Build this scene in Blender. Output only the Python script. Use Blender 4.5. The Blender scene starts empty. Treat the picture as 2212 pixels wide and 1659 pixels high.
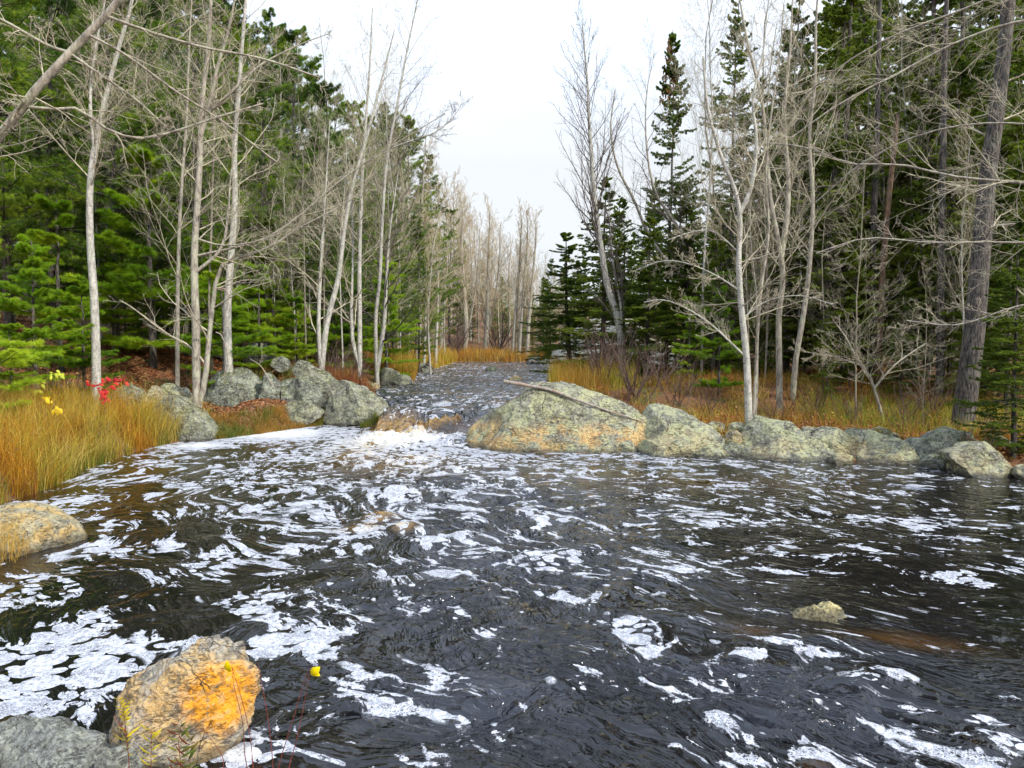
import bpy, bmesh, math, random
import numpy as np
from mathutils import Vector

C = bpy.context.scene.collection
scene = bpy.context.scene

# ------------------------------------------------------------------ camera
F = 1534.0; CX, CY = 1106.0, 829.5; PITCH = math.radians(3.08); EYE = 2.5
cam_d = bpy.data.cameras.new("camera"); cam = bpy.data.objects.new("camera", cam_d); C.objects.link(cam)
cam_d.sensor_width = 36.0; cam_d.lens = 36.0 * F / 2212.0
cam_d.clip_start = 0.05; cam_d.clip_end = 2000
cam.location = (0, 0, EYE); cam.rotation_euler = (math.radians(90) - PITCH, 0, 0)
scene.camera = cam

# ------------------------------------------------------------------ light
SUN_EL, SUN_AZ = math.radians(38), math.radians(128)   # azimuth clockwise from +Y
w = bpy.data.worlds.new("World"); scene.world = w; w.use_nodes = True
nt = w.node_tree; nt.nodes.clear()
o = nt.nodes.new('ShaderNodeOutputWorld'); bg = nt.nodes.new('ShaderNodeBackground')
sky = nt.nodes.new('ShaderNodeTexSky'); sky.sky_type = 'NISHITA'; sky.sun_disc = False
sky.sun_elevation = SUN_EL; sky.sun_rotation = SUN_AZ
tc = nt.nodes.new('ShaderNodeTexCoord'); mp = nt.nodes.new('ShaderNodeMapping'); mp.inputs['Scale'].default_value = (1.0, 1.0, 2.2)
nz = nt.nodes.new('ShaderNodeTexNoise'); nz.inputs['Scale'].default_value = 1.5; nz.inputs['Detail'].default_value = 5
cr = nt.nodes.new('ShaderNodeValToRGB'); cr.color_ramp.elements[0].position = 0.33; cr.color_ramp.elements[1].position = 0.66
cr.color_ramp.elements[0].color = (8.1, 9.0, 9.8, 1); cr.color_ramp.elements[1].color = (10.0, 10.35, 10.7, 1)
mx = nt.nodes.new('ShaderNodeMixRGB'); mx.inputs[0].default_value = 0.88
L = nt.links.new
L(tc.outputs['Generated'], mp.inputs[0]); L(mp.outputs[0], nz.inputs['Vector']); L(nz.outputs['Fac'], cr.inputs[0])
L(sky.outputs[0], mx.inputs[1]); L(cr.outputs[0], mx.inputs[2]); sx_ = nt.nodes.new('ShaderNodeSeparateXYZ'); L(tc.outputs['Generated'], sx_.inputs[0])
zr = nt.nodes.new('ShaderNodeValToRGB'); zr.color_ramp.elements[0].position = 0.24; zr.color_ramp.elements[0].color = (1, 1, 1, 1); zr.color_ramp.elements[1].position = 0.72; zr.color_ramp.elements[1].color = (2.0, 2.2, 2.6, 1)
L(sx_.outputs[2], zr.inputs[0]); mz = nt.nodes.new('ShaderNodeMixRGB'); mz.blend_type = 'MULTIPLY'; mz.inputs[0].default_value = 1.0
L(mx.outputs[0], mz.inputs[1]); L(zr.outputs[0], mz.inputs[2]); L(mz.outputs[0], bg.inputs[0])
bg.inputs[1].default_value = 0.066; L(bg.outputs[0], o.inputs[0])
sun_d = bpy.data.lights.new("sun", 'SUN'); sun = bpy.data.objects.new("sun", sun_d); C.objects.link(sun)
sun_d.energy = 3.2; sun_d.angle = math.radians(4); sun_d.color = (1.0, 0.95, 0.86)
sv = Vector((math.sin(SUN_AZ) * math.cos(SUN_EL), math.cos(SUN_AZ) * math.cos(SUN_EL), math.sin(SUN_EL)))
sun.rotation_euler = (-sv).to_track_quat('-Z', 'Y').to_euler(); sun.location = (30, -30, 60)
vs = scene.view_settings; vs.view_transform = 'Standard'; vs.look = 'None'; vs.gamma = 1.0; vs.exposure = 0.62
scene.cycles.max_bounces = 5; scene.cycles.diffuse_bounces = 3; scene.cycles.glossy_bounces = 2
scene.cycles.transmission_bounces = 2; scene.cycles.transparent_max_bounces = 4
scene.cycles.use_denoising = True; scene.cycles.sample_clamp_indirect = 4.0
scene.cycles.use_adaptive_sampling = True; scene.cycles.adaptive_threshold = 0.02

# ------------------------------------------------------------------ pixel helpers (photo seen 2212 px wide)
cp, sp = math.cos(PITCH), math.sin(PITCH)
def ray(px, py):
    x = (px - CX) / F; u = (CY - py) / F
    return x, cp + u * sp, -sp + u * cp
def P(px, py, Y):
    a, b, c = ray(px, py); t = Y / b
    return np.array((a * t, Y, EYE + c * t))
def G(px, py, z=0.0):
    a, b, c = ray(px, py); t = (z - EYE) / c
    return np.array((a * t, b * t, z))

# ------------------------------------------------------------------ noise
_g = np.array([(1,1,0),(-1,1,0),(1,-1,0),(-1,-1,0),(1,0,1),(-1,0,1),(1,0,-1),(-1,0,-1),
               (0,1,1),(0,-1,1),(0,1,-1),(0,-1,-1),(1,1,0),(0,-1,1),(-1,1,0),(0,-1,-1)], dtype=np.float32)
def pn(p, s=1.0, seed=0):
    p = np.asarray(p, dtype=np.float64) * s + seed * 17.31
    i = np.floor(p).astype(np.int64); f = (p - i); u = f * f * f * (f * (f * 6 - 15) + 10)
    out = 0
    for dx in (0, 1):
        for dy in (0, 1):
            for dz in (0, 1):
                h = ((i[:, 0] + dx) * 73856093) ^ ((i[:, 1] + dy) * 19349663) ^ ((i[:, 2] + dz) * 83492791)
                h = (h ^ (h >> 13)) * 1274126177; h = (h ^ (h >> 16)) & 15
                g = _g[h]
                d = g[:, 0] * (f[:, 0] - dx) + g[:, 1] * (f[:, 1] - dy) + g[:, 2] * (f[:, 2] - dz)
                wgt = (u[:, 0] if dx else 1 - u[:, 0]) * (u[:, 1] if dy else 1 - u[:, 1]) * (u[:, 2] if dz else 1 - u[:, 2])
                out = out + d * wgt
    return out
def fbm(p, s=1.0, oct=4, seed=0, gain=0.5):
    a, t = 1.0, 0
    for k in range(oct):
        t = t + a * pn(p, s, seed + k); s *= 2.03; a *= gain
    return t
def sm(x, a=0.0, b=1.0):
    t = np.clip((np.asarray(x) - a) / (b - a), 0, 1); return t * t * (3 - 2 * t)
def xyz(x, y, z=0.0):
    x = np.asarray(x, dtype=float).ravel(); y = np.asarray(y, dtype=float).ravel()
    return np.stack([x, y, np.broadcast_to(z, x.shape)], 1)

# ------------------------------------------------------------------ mesh helpers
def mesh(name, v, f, mat=None, smooth=True, attrs=None):
    me = bpy.data.meshes.new(name)
    v = np.ascontiguousarray(v, dtype=np.float32); f = np.ascontiguousarray(f, dtype=np.int32)
    n, k = f.shape
    me.vertices.add(len(v)); me.vertices.foreach_set('co', v.ravel())
    me.loops.add(n * k); me.loops.foreach_set('vertex_index', f.ravel())
    me.polygons.add(n); me.polygons.foreach_set('loop_start', np.arange(0, n * k, k, dtype=np.int32))
    if smooth: me.polygons.foreach_set('use_smooth', np.ones(n, dtype=bool))
    for an, (ty, dat) in (attrs or {}).items():
        at = me.attributes.new(an, ty, 'POINT')
        at.data.foreach_set({'FLOAT': 'value', 'FLOAT_VECTOR': 'vector', 'FLOAT_COLOR': 'color'}[ty], np.ascontiguousarray(dat, dtype=np.float32).ravel())
    me.update(calc_edges=True)
    if mat: me.materials.append(mat)
    return me
def obj(name, me, parent=None, label=None, cat=None, group=None, kind=None, loc=None):
    o = bpy.data.objects.new(name, me); C.objects.link(o)
    if parent: o.parent = parent
    if loc is not None: o.location = loc
    return tag(o, label, cat, group, kind)
def tag(o, label=None, cat=None, group=None, kind=None):
    if label: o['label'] = label
    if cat: o['category'] = cat
    if group: o['group'] = group
    if kind: o['kind'] = kind
    return o
def copy_tree(o, parent=None):
    c = o.copy(); C.objects.link(c); c.parent = parent
    for ch in o.children: copy_tree(ch, c)
    return c

def tubes(Pn, Rn, sides=4):
    """Pn (N,n,3) Rn (N,n) -> verts, quads"""
    N, n, _ = Pn.shape
    T = np.gradient(Pn, axis=1); T /= np.linalg.norm(T, axis=2, keepdims=True) + 1e-9
    mean = T.mean(1, keepdims=True)
    ref = np.where(np.abs(mean[..., 2:3]) > 0.8, np.array([1.0, 0.13, 0]), np.array([0.07, 0.05, 1.0]))
    U = np.cross(T, np.broadcast_to(ref, T.shape)); U /= np.linalg.norm(U, axis=2, keepdims=True) + 1e-9
    V = np.cross(T, U)
    a = np.arange(sides) * 2 * math.pi / sides
    ring = U[:, :, None] * np.cos(a)[None, None, :, None] + V[:, :, None] * np.sin(a)[None, None, :, None]
    v = Pn[:, :, None] + ring * Rn[:, :, None, None]
    base = (np.arange(N)[:, None, None] * n + np.arange(n - 1)[None, :, None]) * sides
    j = np.arange(sides)[None, None]; j2 = (j + 1) % sides
    f = np.stack([base + j, base + j2, base + sides + j2, base + sides + j], -1).reshape(-1, 4)
    return v.reshape(-1, 3), f
def join(parts):
    vs_, fs_, k = [], [], 0
    for v, f in parts:
        vs_.append(v); fs_.append(f + k); k += len(v)
    return np.concatenate(vs_), np.concatenate(fs_)
def spline(pts, n):
    pts = np.asarray(pts, float); m = len(pts)
    q = np.vstack([2 * pts[0] - pts[1], pts, 2 * pts[-1] - pts[-2]])
    d = np.r_[0, np.cumsum(np.linalg.norm(np.diff(pts[:, :3], axis=0), axis=1))]
    t = np.interp(np.linspace(0, d[-1], n), d, np.arange(m)); i = np.clip(t.astype(int), 0, m - 2); u = (t - i)[:, None]
    p0, p1, p2, p3 = q[i], q[i + 1], q[i + 2], q[i + 3]
    return 0.5 * (2 * p1 + (p2 - p0) * u + (2 * p0 - 5 * p1 + 4 * p2 - p3) * u ** 2 + (3 * p1 - p0 - 3 * p2 + p3) * u ** 3)
def unit(a): return a / (np.linalg.norm(a, axis=-1, keepdims=True) + 1e-9)

def sprout(rng, PP, RR, m, t0, t1, ang, lr, n, up=0.3, wig=0.12, rr=0.5, lenabs=None, rmin=0.003, flat=None, taper=0.25):
    """children of polylines PP (N,n,3): m each, between t0..t1, at angle ang (deg lo,hi), length lr x parent length x (1-.6t)"""
    N, k, _ = PP.shape
    t = (np.arange(m)[None] + rng.random((N, m))) / m * (t1 - t0) + t0
    s = t * (k - 1); i = np.clip(s.astype(int), 0, k - 2); u = (s - i)[..., None]
    ar = np.arange(N)[:, None]
    A = PP[ar, i]; B = PP[ar, i + 1]; st = A * (1 - u) + B * u; T = unit(B - A)
    R = RR[ar, i] * (1 - u[..., 0]) + RR[ar, i + 1] * u[..., 0]
    plen = np.linalg.norm(np.diff(PP, axis=1), axis=2).sum(1)[:, None]
    if flat is None:
        rnd = rng.normal(size=T.shape)
    else:
        side = np.where(np.arange(m) % 2 == 0, 1.0, -1.0)[None, :, None]
        rnd = np.cross(T, np.array([0, 0, 1.0])) * side + rng.normal(size=T.shape) * flat
    perp = unit(rnd - (rnd * T).sum(-1, keepdims=True) * T)
    a = np.radians(rng.uniform(ang[0], ang[1], (N, m)))[..., None]
    D = T * np.cos(a) + perp * np.sin(a)
    ln = (plen * lr if lenabs is None else np.full((N, 1), lenabs)) * (1 - 0.65 * (t - t0) / (t1 - t0 + 1e-6)) * rng.uniform(0.65, 1.25, (N, m))
    D = D.reshape(-1, 3); ln = ln.reshape(-1); st = st.reshape(-1, 3); R = R.reshape(-1)
    out = np.zeros((len(D), n, 3)); out[:, 0] = st; cur = D
    for q in range(1, n):
        cur = unit(cur + np.array([0, 0, up / n]) + rng.normal(size=cur.shape) * wig)
        out[:, q] = out[:, q - 1] + cur * (ln / (n - 1))[:, None]
    r0 = np.maximum(R * rr, rmin)
    rad = r0[:, None] * np.linspace(1, taper, n)[None]
    return out, np.maximum(rad, rmin * 0.7)

def needles(rng, tw, K, J, ln, wd, t0=0.2, spread=0.8, droop=0.0):
    """triangular needles on twigs tw (N,n,3)"""
    N, k, _ = tw.shape
    t = t0 + (1 - t0) * (np.arange(K)[None] + rng.random((N, K))) / K
    s = t * (k - 1); i = np.clip(s.astype(int), 0, k - 2); u = (s - i)[..., None]; ar = np.arange(N)[:, None]
    A, B = tw[ar, i], tw[ar, i + 1]; st = (A * (1 - u) + B * u)[:, :, None]; T = unit(B - A)[:, :, None]
    d = rng.normal(size=(N, K, J, 3)); d = unit(d - (d * T).sum(-1, keepdims=True) * T)
    D = unit(T * (1 - spread * rng.random((N, K, J, 1))) + d * spread + np.array([0, 0, -droop]))
    wv = unit(np.cross(D, rng.normal(size=D.shape))) * wd / 2
    tip = st + D * ln * rng.uniform(0.7, 1.2, (N, K, J, 1))
    v = np.stack([st - wv, st + wv, tip], 3).reshape(-1, 3)
    return v, np.arange(len(v)).reshape(-1, 3)

# ------------------------------------------------------------------ materials
def newmat(name):
    m = bpy.data.materials.new(name); m.use_nodes = True
    n = m.node_tree; b = n.nodes['Principled BSDF']; return m, n, b
class NB:
    def __init__(s, n): s.n = n
    def new(s, ty, **k):
        x = s.n.nodes.new(ty)
        for a, v in k.items(): setattr(x, a, v)
        return x
    def link(s, a, b): s.n.links.new(a, b)
    def pos(s): return s.new('ShaderNodeNewGeometry').outputs['Position']
    def objc(s): return s.new('ShaderNodeTexCoord').outputs['Object']
    def scale(s, vec, sc, rot=(0,0,0)):
        x = s.new('ShaderNodeMapping'); s.link(vec, x.inputs[0]); x.inputs['Scale'].default_value = sc; x.inputs['Rotation'].default_value = rot; return x.outputs[0]
    def noise(s, vec, sc, det=4, rough=0.55, dist=0.0, col=False):
        x = s.new('ShaderNodeTexNoise'); s.link(vec, x.inputs['Vector'])
        x.inputs['Scale'].default_value = sc; x.inputs['Detail'].default_value = det; x.inputs['Roughness'].default_value = rough; x.inputs['Distortion'].default_value = dist
        return x.outputs['Color' if col else 'Fac']
    def vor(s, vec, sc, feat='F1', out='Distance', rnd=1.0):
        x = s.new('ShaderNodeTexVoronoi', feature=feat); s.link(vec, x.inputs['Vector']); x.inputs['Scale'].default_value = sc; x.inputs['Randomness'].default_value = rnd
        return x.outputs[out]
    def ramp(s, fac, stops):
        x = s.new('ShaderNodeValToRGB'); s.link(fac, x.inputs[0]); e = x.color_ramp.elements
        while len(e) < len(stops): e.new(0.5)
        for k, (p, c) in enumerate(stops):
            e[k].position = p; e[k].color = (c, c, c, 1) if isinstance(c, (int, float)) else (*c, 1)
        return x.outputs[0]
    def step(s, fac, a, b):
        x = s.new('ShaderNodeMapRange', interpolation_type='SMOOTHSTEP'); s.val(fac, x.inputs[0]); s.val(a, x.inputs[1]); s.val(b, x.inputs[2]); return x.outputs[0]
    def val(s, v, sock):
        if isinstance(v, (int, float)): sock.default_value = v
        elif isinstance(v, tuple): sock.default_value = (*v, 1) if len(v) == 3 else v
        else: s.link(v, sock)
    def mix(s, f, a, b, mode='MIX'):
        x = s.new('ShaderNodeMixRGB', blend_type=mode); s.val(f, x.inputs[0]); s.val(a, x.inputs[1]); s.val(b, x.inputs[2]); return x.outputs[0]
    def math(s, op, a, b=0.0, c=0.0, clamp=False):
        x = s.new('ShaderNodeMath', operation=op, use_clamp=clamp); s.val(a, x.inputs[0]); s.val(b, x.inputs[1]); s.val(c, x.inputs[2]); return x.outputs[0]
    def attr(s, name, out='Fac'):
        x = s.new('ShaderNodeAttribute'); x.attribute_name = name; return x.outputs[out]
    def bump(s, h, strength, dist, b, normal=None):
        x = s.new('ShaderNodeBump'); s.link(h, x.inputs['Height']); s.val(strength, x.inputs['Strength']); x.inputs['Distance'].default_value = dist
        if normal: s.link(normal, x.inputs['Normal'])
        if b: s.link(x.outputs[0], b.inputs['Normal'])
        return x.outputs[0]

def foliage_mat(name, c1, c2, c3, trans=0.35, attr=False):
    m, n, b = newmat(name); q = NB(n)
    if attr:
        col = q.attr('Col', 'Color')
    else:
        p = q.pos(); f = q.noise(p, 0.55, 3); f2 = q.noise(p, 4.0, 2)
        f = q.math('ADD', q.math('MULTIPLY', f, 0.6), q.math('MULTIPLY', f2, 0.4))
        rnd = q.new('ShaderNodeObjectInfo').outputs['Random']
        f = q.math('ADD', f, q.math('MULTIPLY', q.math('SUBTRACT', rnd, 0.5), 0.16))
        col = q.ramp(f, [(0.36, c1), (0.5, c2), (0.62, c3)])
    q.link(col, b.inputs['Base Color']); b.inputs['Roughness'].default_value = 0.55; b.inputs['Specular IOR Level'].default_value = 0.3
    t = q.new('ShaderNodeBsdfTranslucent'); q.link(q.mix(1.0, col, (0.9, 1.0, 0.5), 'MULTIPLY'), t.inputs[0])
    ms = q.new('ShaderNodeMixShader'); ms.inputs[0].default_value = trans
    q.link(b.outputs[0], ms.inputs[1]); q.link(t.outputs[0], ms.inputs[2]); q.link(ms.outputs[0], n.nodes['Material Output'].inputs[0])
    return m
M = {}
M['pine'] = foliage_mat('pine_needles', (0.04, 0.085, 0.012), (0.13, 0.225, 0.018), (0.29, 0.37, 0.025))
M['pine_bright'] = foliage_mat('young_pine_needles', (0.13, 0.25, 0.012), (0.29, 0.44, 0.018), (0.46, 0.55, 0.03), 0.5)
M['spruce'] = foliage_mat('spruce_needles', (0.07, 0.115, 0.016), (0.16, 0.22, 0.025), (0.28, 0.33, 0.04), 0.5)
M['rust'] = foliage_mat('rusty_cones', (0.14, 0.07, 0.02), (0.24, 0.12, 0.03), (0.2, 0.12, 0.03), 0.1)
M['grass'] = foliage_mat('sedge_blades', None, None, None, 0.35, True)
M['leaf'] = foliage_mat('fallen_leaves', None, None, None, 0.15, True)

def bark(name, base, dark, lich, birch=False, lam=0.45, furrow=0.0):
    m, n, b = newmat(name); q = NB(n); p = q.pos()
    f = q.noise(q.scale(p, (1, 1, 0.3)), 16, 5, 0.7)
    col = q.ramp(f, [(0.35, dark), (0.62, base)])
    l = q.step(q.noise(p, 2.6, 4, 0.6), 0.5, 0.62)
    col = q.mix(q.math('MULTIPLY', l, lam), col, lich)
    if birch:
        s = q.noise(q.scale(p, (3, 3, 22)), 2.2, 3, 0.6)
        col = q.mix(q.step(s, 0.60, 0.66), col, (0.05, 0.045, 0.04))
    if furrow:
        fv = q.noise(q.scale(p, (1, 1, 0.16)), 30, 4, 0.6, 0.6); col = q.mix(q.math('MULTIPLY', q.step(fv, 0.52, 0.42), furrow), col, tuple(c * 0.25 for c in dark))
    q.link(col, b.inputs['Base Color']); b.inputs['Roughness'].default_value = 0.85
    q.bump(q.noise(q.scale(p, (1, 1, 0.22)), 24, 5, 0.65), 0.8, 0.03, b)
    return m
M['birch'] = bark('birch_bark', (0.54, 0.51, 0.44), (0.22, 0.20, 0.17), (0.36, 0.38, 0.27), True)
M['greybark'] = bark('grey_maple_bark', (0.42, 0.37, 0.29), (0.13, 0.11, 0.085), (0.42, 0.43, 0.29))
M['saplingbark'] = bark('dark_sapling_bark', (0.32, 0.27, 0.195), (0.09, 0.075, 0.058), (0.32, 0.33, 0.22))
M['darkbark'] = bark('spruce_bark', (0.135, 0.11, 0.088), (0.035, 0.029, 0.024), (0.20, 0.21, 0.15), lam=0.3, furrow=0.9)
M['twig'] = bark('bare_twigs', (0.52, 0.45, 0.32), (0.24, 0.20, 0.145), (0.50, 0.49, 0.29))
M['topwig'] = bark('dark_twigs', (0.15, 0.115, 0.095), (0.075, 0.058, 0.05), (0.20, 0.17, 0.13))
M['farwig'] = bark('pale_far_twigs', (0.52, 0.42, 0.28), (0.34, 0.26, 0.17), (0.46, 0.42, 0.22))
M['shrub'] = bark('shrub_twigs', (0.14, 0.08, 0.06), (0.07, 0.04, 0.03), (0.2, 0.16, 0.12))
M['redstem'] = bark('red_stems', (0.22, 0.03, 0.02), (0.10, 0.02, 0.015), (0.2, 0.08, 0.05))
M['snag'] = bark('orange_snag', (0.26, 0.15, 0.08), (0.10, 0.06, 0.04), (0.2, 0.19, 0.14), lam=0.3, furrow=0.7)
M['drift'] = bark('driftwood', (0.36, 0.31, 0.26), (0.16, 0.13, 0.10), (0.3, 0.16, 0.09))

def rockmat(name, grey, dark, lichen, lam, orange, oam, zl=0.0, seed=0.0, scale=1.0, moss=0.0, streak=None, pit=1.0, hot=None):
    m, n, b = newmat(name); q = NB(n)
    p0 = q.pos(); mp_ = q.new('ShaderNodeMapping'); q.link(p0, mp_.inputs[0]); mp_.inputs['Location'].default_value = (seed, seed * 1.7, 0); p = mp_.outputs[0]
    warp = q.mix(0.12 / scale, p, q.noise(p, 1.2 * scale, 3, 0.6, 0, True), 'ADD')
    big = q.noise(warp, 1.1 * scale, 5, 0.6)
    col = q.mix(q.step(q.noise(warp, 6 * scale, 6, 0.75), 0.38, 0.60), dark, grey)
    col = q.mix(q.math('MULTIPLY', q.step(q.noise(warp, 2.3 * scale, 7, 0.78), 0.46, 0.56), lam), col, lichen)
    fine = q.noise(p, 38 * scale, 3, 0.7)
    col = q.mix(q.math('MULTIPLY', q.step(fine, 0.53, 0.64), 0.35), col, dark)
    if oam:
        sx = q.new('ShaderNodeSeparateXYZ'); q.link(p0, sx.inputs[0])
        low = q.step(q.math('SUBTRACT', sx.outputs[2], q.math('MULTIPLY', big, 0.8)), zl, zl - 0.45)
        of = q.math('MULTIPLY', q.step(q.noise(warp, 1.7 * scale, 6, 0.7), 0.43, 0.57), q.math('MULTIPLY', low, oam))
        col = q.mix(of, col, orange)
    if hot:
        (hx, hy, hz), hr, hc = hot
        v = q.new('ShaderNodeVectorMath', operation='DISTANCE'); v.inputs[1].default_value = (hx + 0.08, hy, hz + 0.08); v.name = 'hot_centre'
        q.link(q.mix(0.16, p0, q.noise(p0, 6, 4, 0.7, 0, True), 'ADD'), v.inputs[0])
        col = q.mix(q.step(v.outputs['Value'], hr * 1.25, hr * 0.72), col, q.ramp(q.noise(p0, 14, 5, 0.7), [(0.3, tuple(c * 0.5 for c in hc)), (0.55, hc)]))
    if moss:
        geo = q.new('ShaderNodeNewGeometry'); sn = q.new('ShaderNodeSeparateXYZ'); q.link(geo.outputs['Normal'], sn.inputs[0])
        mf = q.math('MULTIPLY', q.math('MULTIPLY', q.step(sn.outputs[2], 0.35, 0.75), q.step(q.noise(warp, 1.9 * scale, 5, 0.7), 0.42, 0.55)), moss)
        col = q.mix(mf, col, q.ramp(q.noise(p, 9, 4), [(0.35, (0.04, 0.055, 0.012)), (0.6, (0.13, 0.13, 0.02))]))
    # cracks
    cd = q.vor(q.mix(0.35 / scale, p, q.noise(p, 2.1 * scale, 4, 0.6, 0, True), 'ADD'), 0.85 * scale, 'DISTANCE_TO_EDGE')
    crack = q.math('MAXIMUM', q.step(cd, 0.0, 0.010), q.step(q.noise(p, 1.4 * scale, 2), 0.54, 0.50))
    strat = q.noise(q.scale(p, (0.7, 0.7, 3.2), streak or (0.35, 0.25, 0.0)), 4.2 * scale, 5, 0.7, 0.6)
    sl = q.math('SUBTRACT', 1.0, q.step(q.math('ABSOLUTE', q.math('SUBTRACT', strat, 0.5)), 0.0, 0.022))
    sl = q.math('MULTIPLY', sl, q.step(q.noise(p, 1.9 * scale, 3), 0.46, 0.55))
    col = q.mix(q.math('MULTIPLY', sl, 0.75), col, (0.025, 0.022, 0.018))
    spk = q.vor(p, 26 * scale ** 0.5, 'F1', 'Color'); ss = q.new('ShaderNodeSeparateColor'); q.link(spk, ss.inputs[0])
    col = q.mix(q.math('MULTIPLY', q.step(ss.outputs[0], 0.72, 0.8), 0.35), col, tuple(min(1, c * 1.25) for c in lichen)); col = q.mix(q.math('MULTIPLY', q.step(ss.outputs[1], 0.80, 0.86), 0.5), col, tuple(c * 0.5 for c in dark))
    col = q.mix(q.math('MULTIPLY', q.math('SUBTRACT', 1.0, crack), 0.9), col, (0.02, 0.018, 0.014))
    # wet dark rim at the water
    sz = q.new('ShaderNodeSeparateXYZ'); q.link(p0, sz.inputs[0])
    wet = q.step(q.math('SUBTRACT', sz.outputs[2], q.math('MULTIPLY', q.noise(p, 5, 3), 0.12)), 0.05, -0.02)
    col = q.mix(q.math('MULTIPLY', wet, 0.7), col, (0.035, 0.03, 0.02))
    q.link(col, b.inputs['Base Color']); q.link(q.math('SUBTRACT', 0.82, q.math('MULTIPLY', wet, 0.5)), b.inputs['Roughness'])
    st = p if streak is None else q.scale(p, (1, 1, 5), streak)
    h = q.math('ADD', q.math('MULTIPLY', q.noise(st, 3.2 * scale, 9, 0.62), 1.2), q.math('MULTIPLY', fine, 0.10))
    h = q.math('ADD', q.math('SUBTRACT', h, q.math('MULTIPLY', sl, 0.22)), q.math('MULTIPLY', crack, 0.12))
    q.bump(h, 1.0 * pit, 0.16 / scale, b)
    return m
LICH = (0.36, 0.38, 0.20)
GREY = (0.265, 0.265, 0.225); DK = (0.10, 0.10, 0.082)
M['rock_green'] = rockmat('lichen_granite', (0.28, 0.27, 0.205), (0.11, 0.10, 0.075), (0.39, 0.385, 0.19), 0.7, (0.50, 0.29, 0.09), 0.8, 0.42)
M['rock_lich'] = rockmat('lichen_bank_rock', (0.24, 0.235, 0.19), (0.085, 0.08, 0.06), (0.36, 0.36, 0.21), 0.5, (0.3, 0.2, 0.1), 0.0, 0.0, 5.5, 1.2, 0.6)
M['rock_pale'] = rockmat('pale_lichen_rock', (0.27, 0.265, 0.20), (0.095, 0.09, 0.07), (0.39, 0.39, 0.20), 0.7, (0.37, 0.28, 0.13), 0.6, 0.28, 3.1)
M['rock_grey'] = rockmat('grey_mossy_rock', (0.20, 0.20, 0.165), (0.065, 0.065, 0.052), (0.36, 0.38, 0.27), 0.55, (0.3, 0.2, 0.1), 0.0, 0.0, 6.3, 1.3, 0.8)
M['rock_tan'] = rockmat('tan_streambank_rock', (0.34, 0.30, 0.20), (0.15, 0.13, 0.09), (0.40, 0.34, 0.18), 0.6, (0.46, 0.29, 0.08), 0.8, 0.6, 9.1, 2.0)
M['rock_yel'] = rockmat('yellow_wet_rock', (0.40, 0.33, 0.12), (0.12, 0.10, 0.05), (0.58, 0.50, 0.24), 0.6, (0.6, 0.4, 0.1), 0.0, 0.0, 8.8, 4.0)
M['rock_far'] = rockmat('pale_outcrop', (0.55, 0.50, 0.38), (0.30, 0.26, 0.19), (0.62, 0.60, 0.45), 0.5, (0.3, 0.2, 0.1), 0.0, 0.0, 1.3, 0.5)
M['rock_dark'] = rockmat('grey_layered_rock', (0.26, 0.26, 0.23), (0.09, 0.09, 0.075), (0.36, 0.36, 0.27), 0.4, (0.3, 0.2, 0.1), 0.0, 0.0, 2.3, 3.0, 0.0, (0.3, 0.5, 0.2))

# ------------------------------------------------------------------ river outline
RIV = [(18, 1.2), (4, 1.6), (0.0, 2.4), (-1.6, 3.0), (-2.3, 3.6), (-3.2, 4.15), (-4.4, 4.9), (-5.6, 6.0), (-7.0, 8.0), (-7.2, 10.0)]
def g2(a, b, z=0.0): return tuple(G(a, b, z)[:2])
RIV += [g2(0, 1092), g2(100, 1062), g2(200, 1012), g2(330, 967), g2(400, 955), g2(480, 949), g2(560, 938), g2(650, 925), g2(745, 912), (-4.6, 21.6), (-3.75, 21.2),
        (-3.8, 22.4), g2(800, 850, .5), g2(785, 838, .5), g2(820, 828, .5), g2(895, 826, .55), g2(903, 803, .58), g2(935, 798, .58), g2(983, 784, .6),
        g2(990, 782.5, .6), g2(1200, 782.5, .6), g2(1212, 800, .58), g2(1200, 828, .5), g2(1150, 838, .5), (-0.1, 25.0), (-0.9, 21.6), (-1.5, 20.0), g2(995, 950),
        g2(1065, 955), g2(1190, 968), g2(1345, 968), g2(1380, 974), g2(1520, 982), g2(1600, 980), g2(1700, 986), g2(1815, 990), g2(1835, 996), g2(2010, 997), g2(2065, 1010), g2(2195, 1018), g2(2300, 1024), (18, 12.2)]
RIV = np.array(RIV)
def sdist(x, y):
    """signed distance to the river: positive on land"""
    x = np.asarray(x, float); y = np.asarray(y, float); sh = x.shape; x = x.ravel(); y = y.ravel()
    best = np.full(x.shape, 1e9); ins = np.zeros(x.shape, bool); n = len(RIV)
    for i in range(n):
        ax, ay = RIV[i]; bx, by = RIV[(i + 1) % n]; dx, dy = bx - ax, by - ay
        t = np.clip(((x - ax) * dx + (y - ay) * dy) / (dx * dx + dy * dy), 0, 1)
        best = np.minimum(best, (x - ax - t * dx) ** 2 + (y - ay - t * dy) ** 2)
        if ay != by:
            ins ^= ((ay > y) != (by > y)) & (x < (bx - ax) * (y - ay) / (by - ay) + ax)
    d = np.sqrt(best); return np.where(ins, -d, d).reshape(sh)
def level(x, y):
    """mean water level: pool, chute, upper river"""
    lip = np.where(x < -3.9, 24.2, 20.6) 
    return 0.5 * sm(y - lip, -0.9, 0.9) + 0.1 * sm(y, 25, 80)
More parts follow.
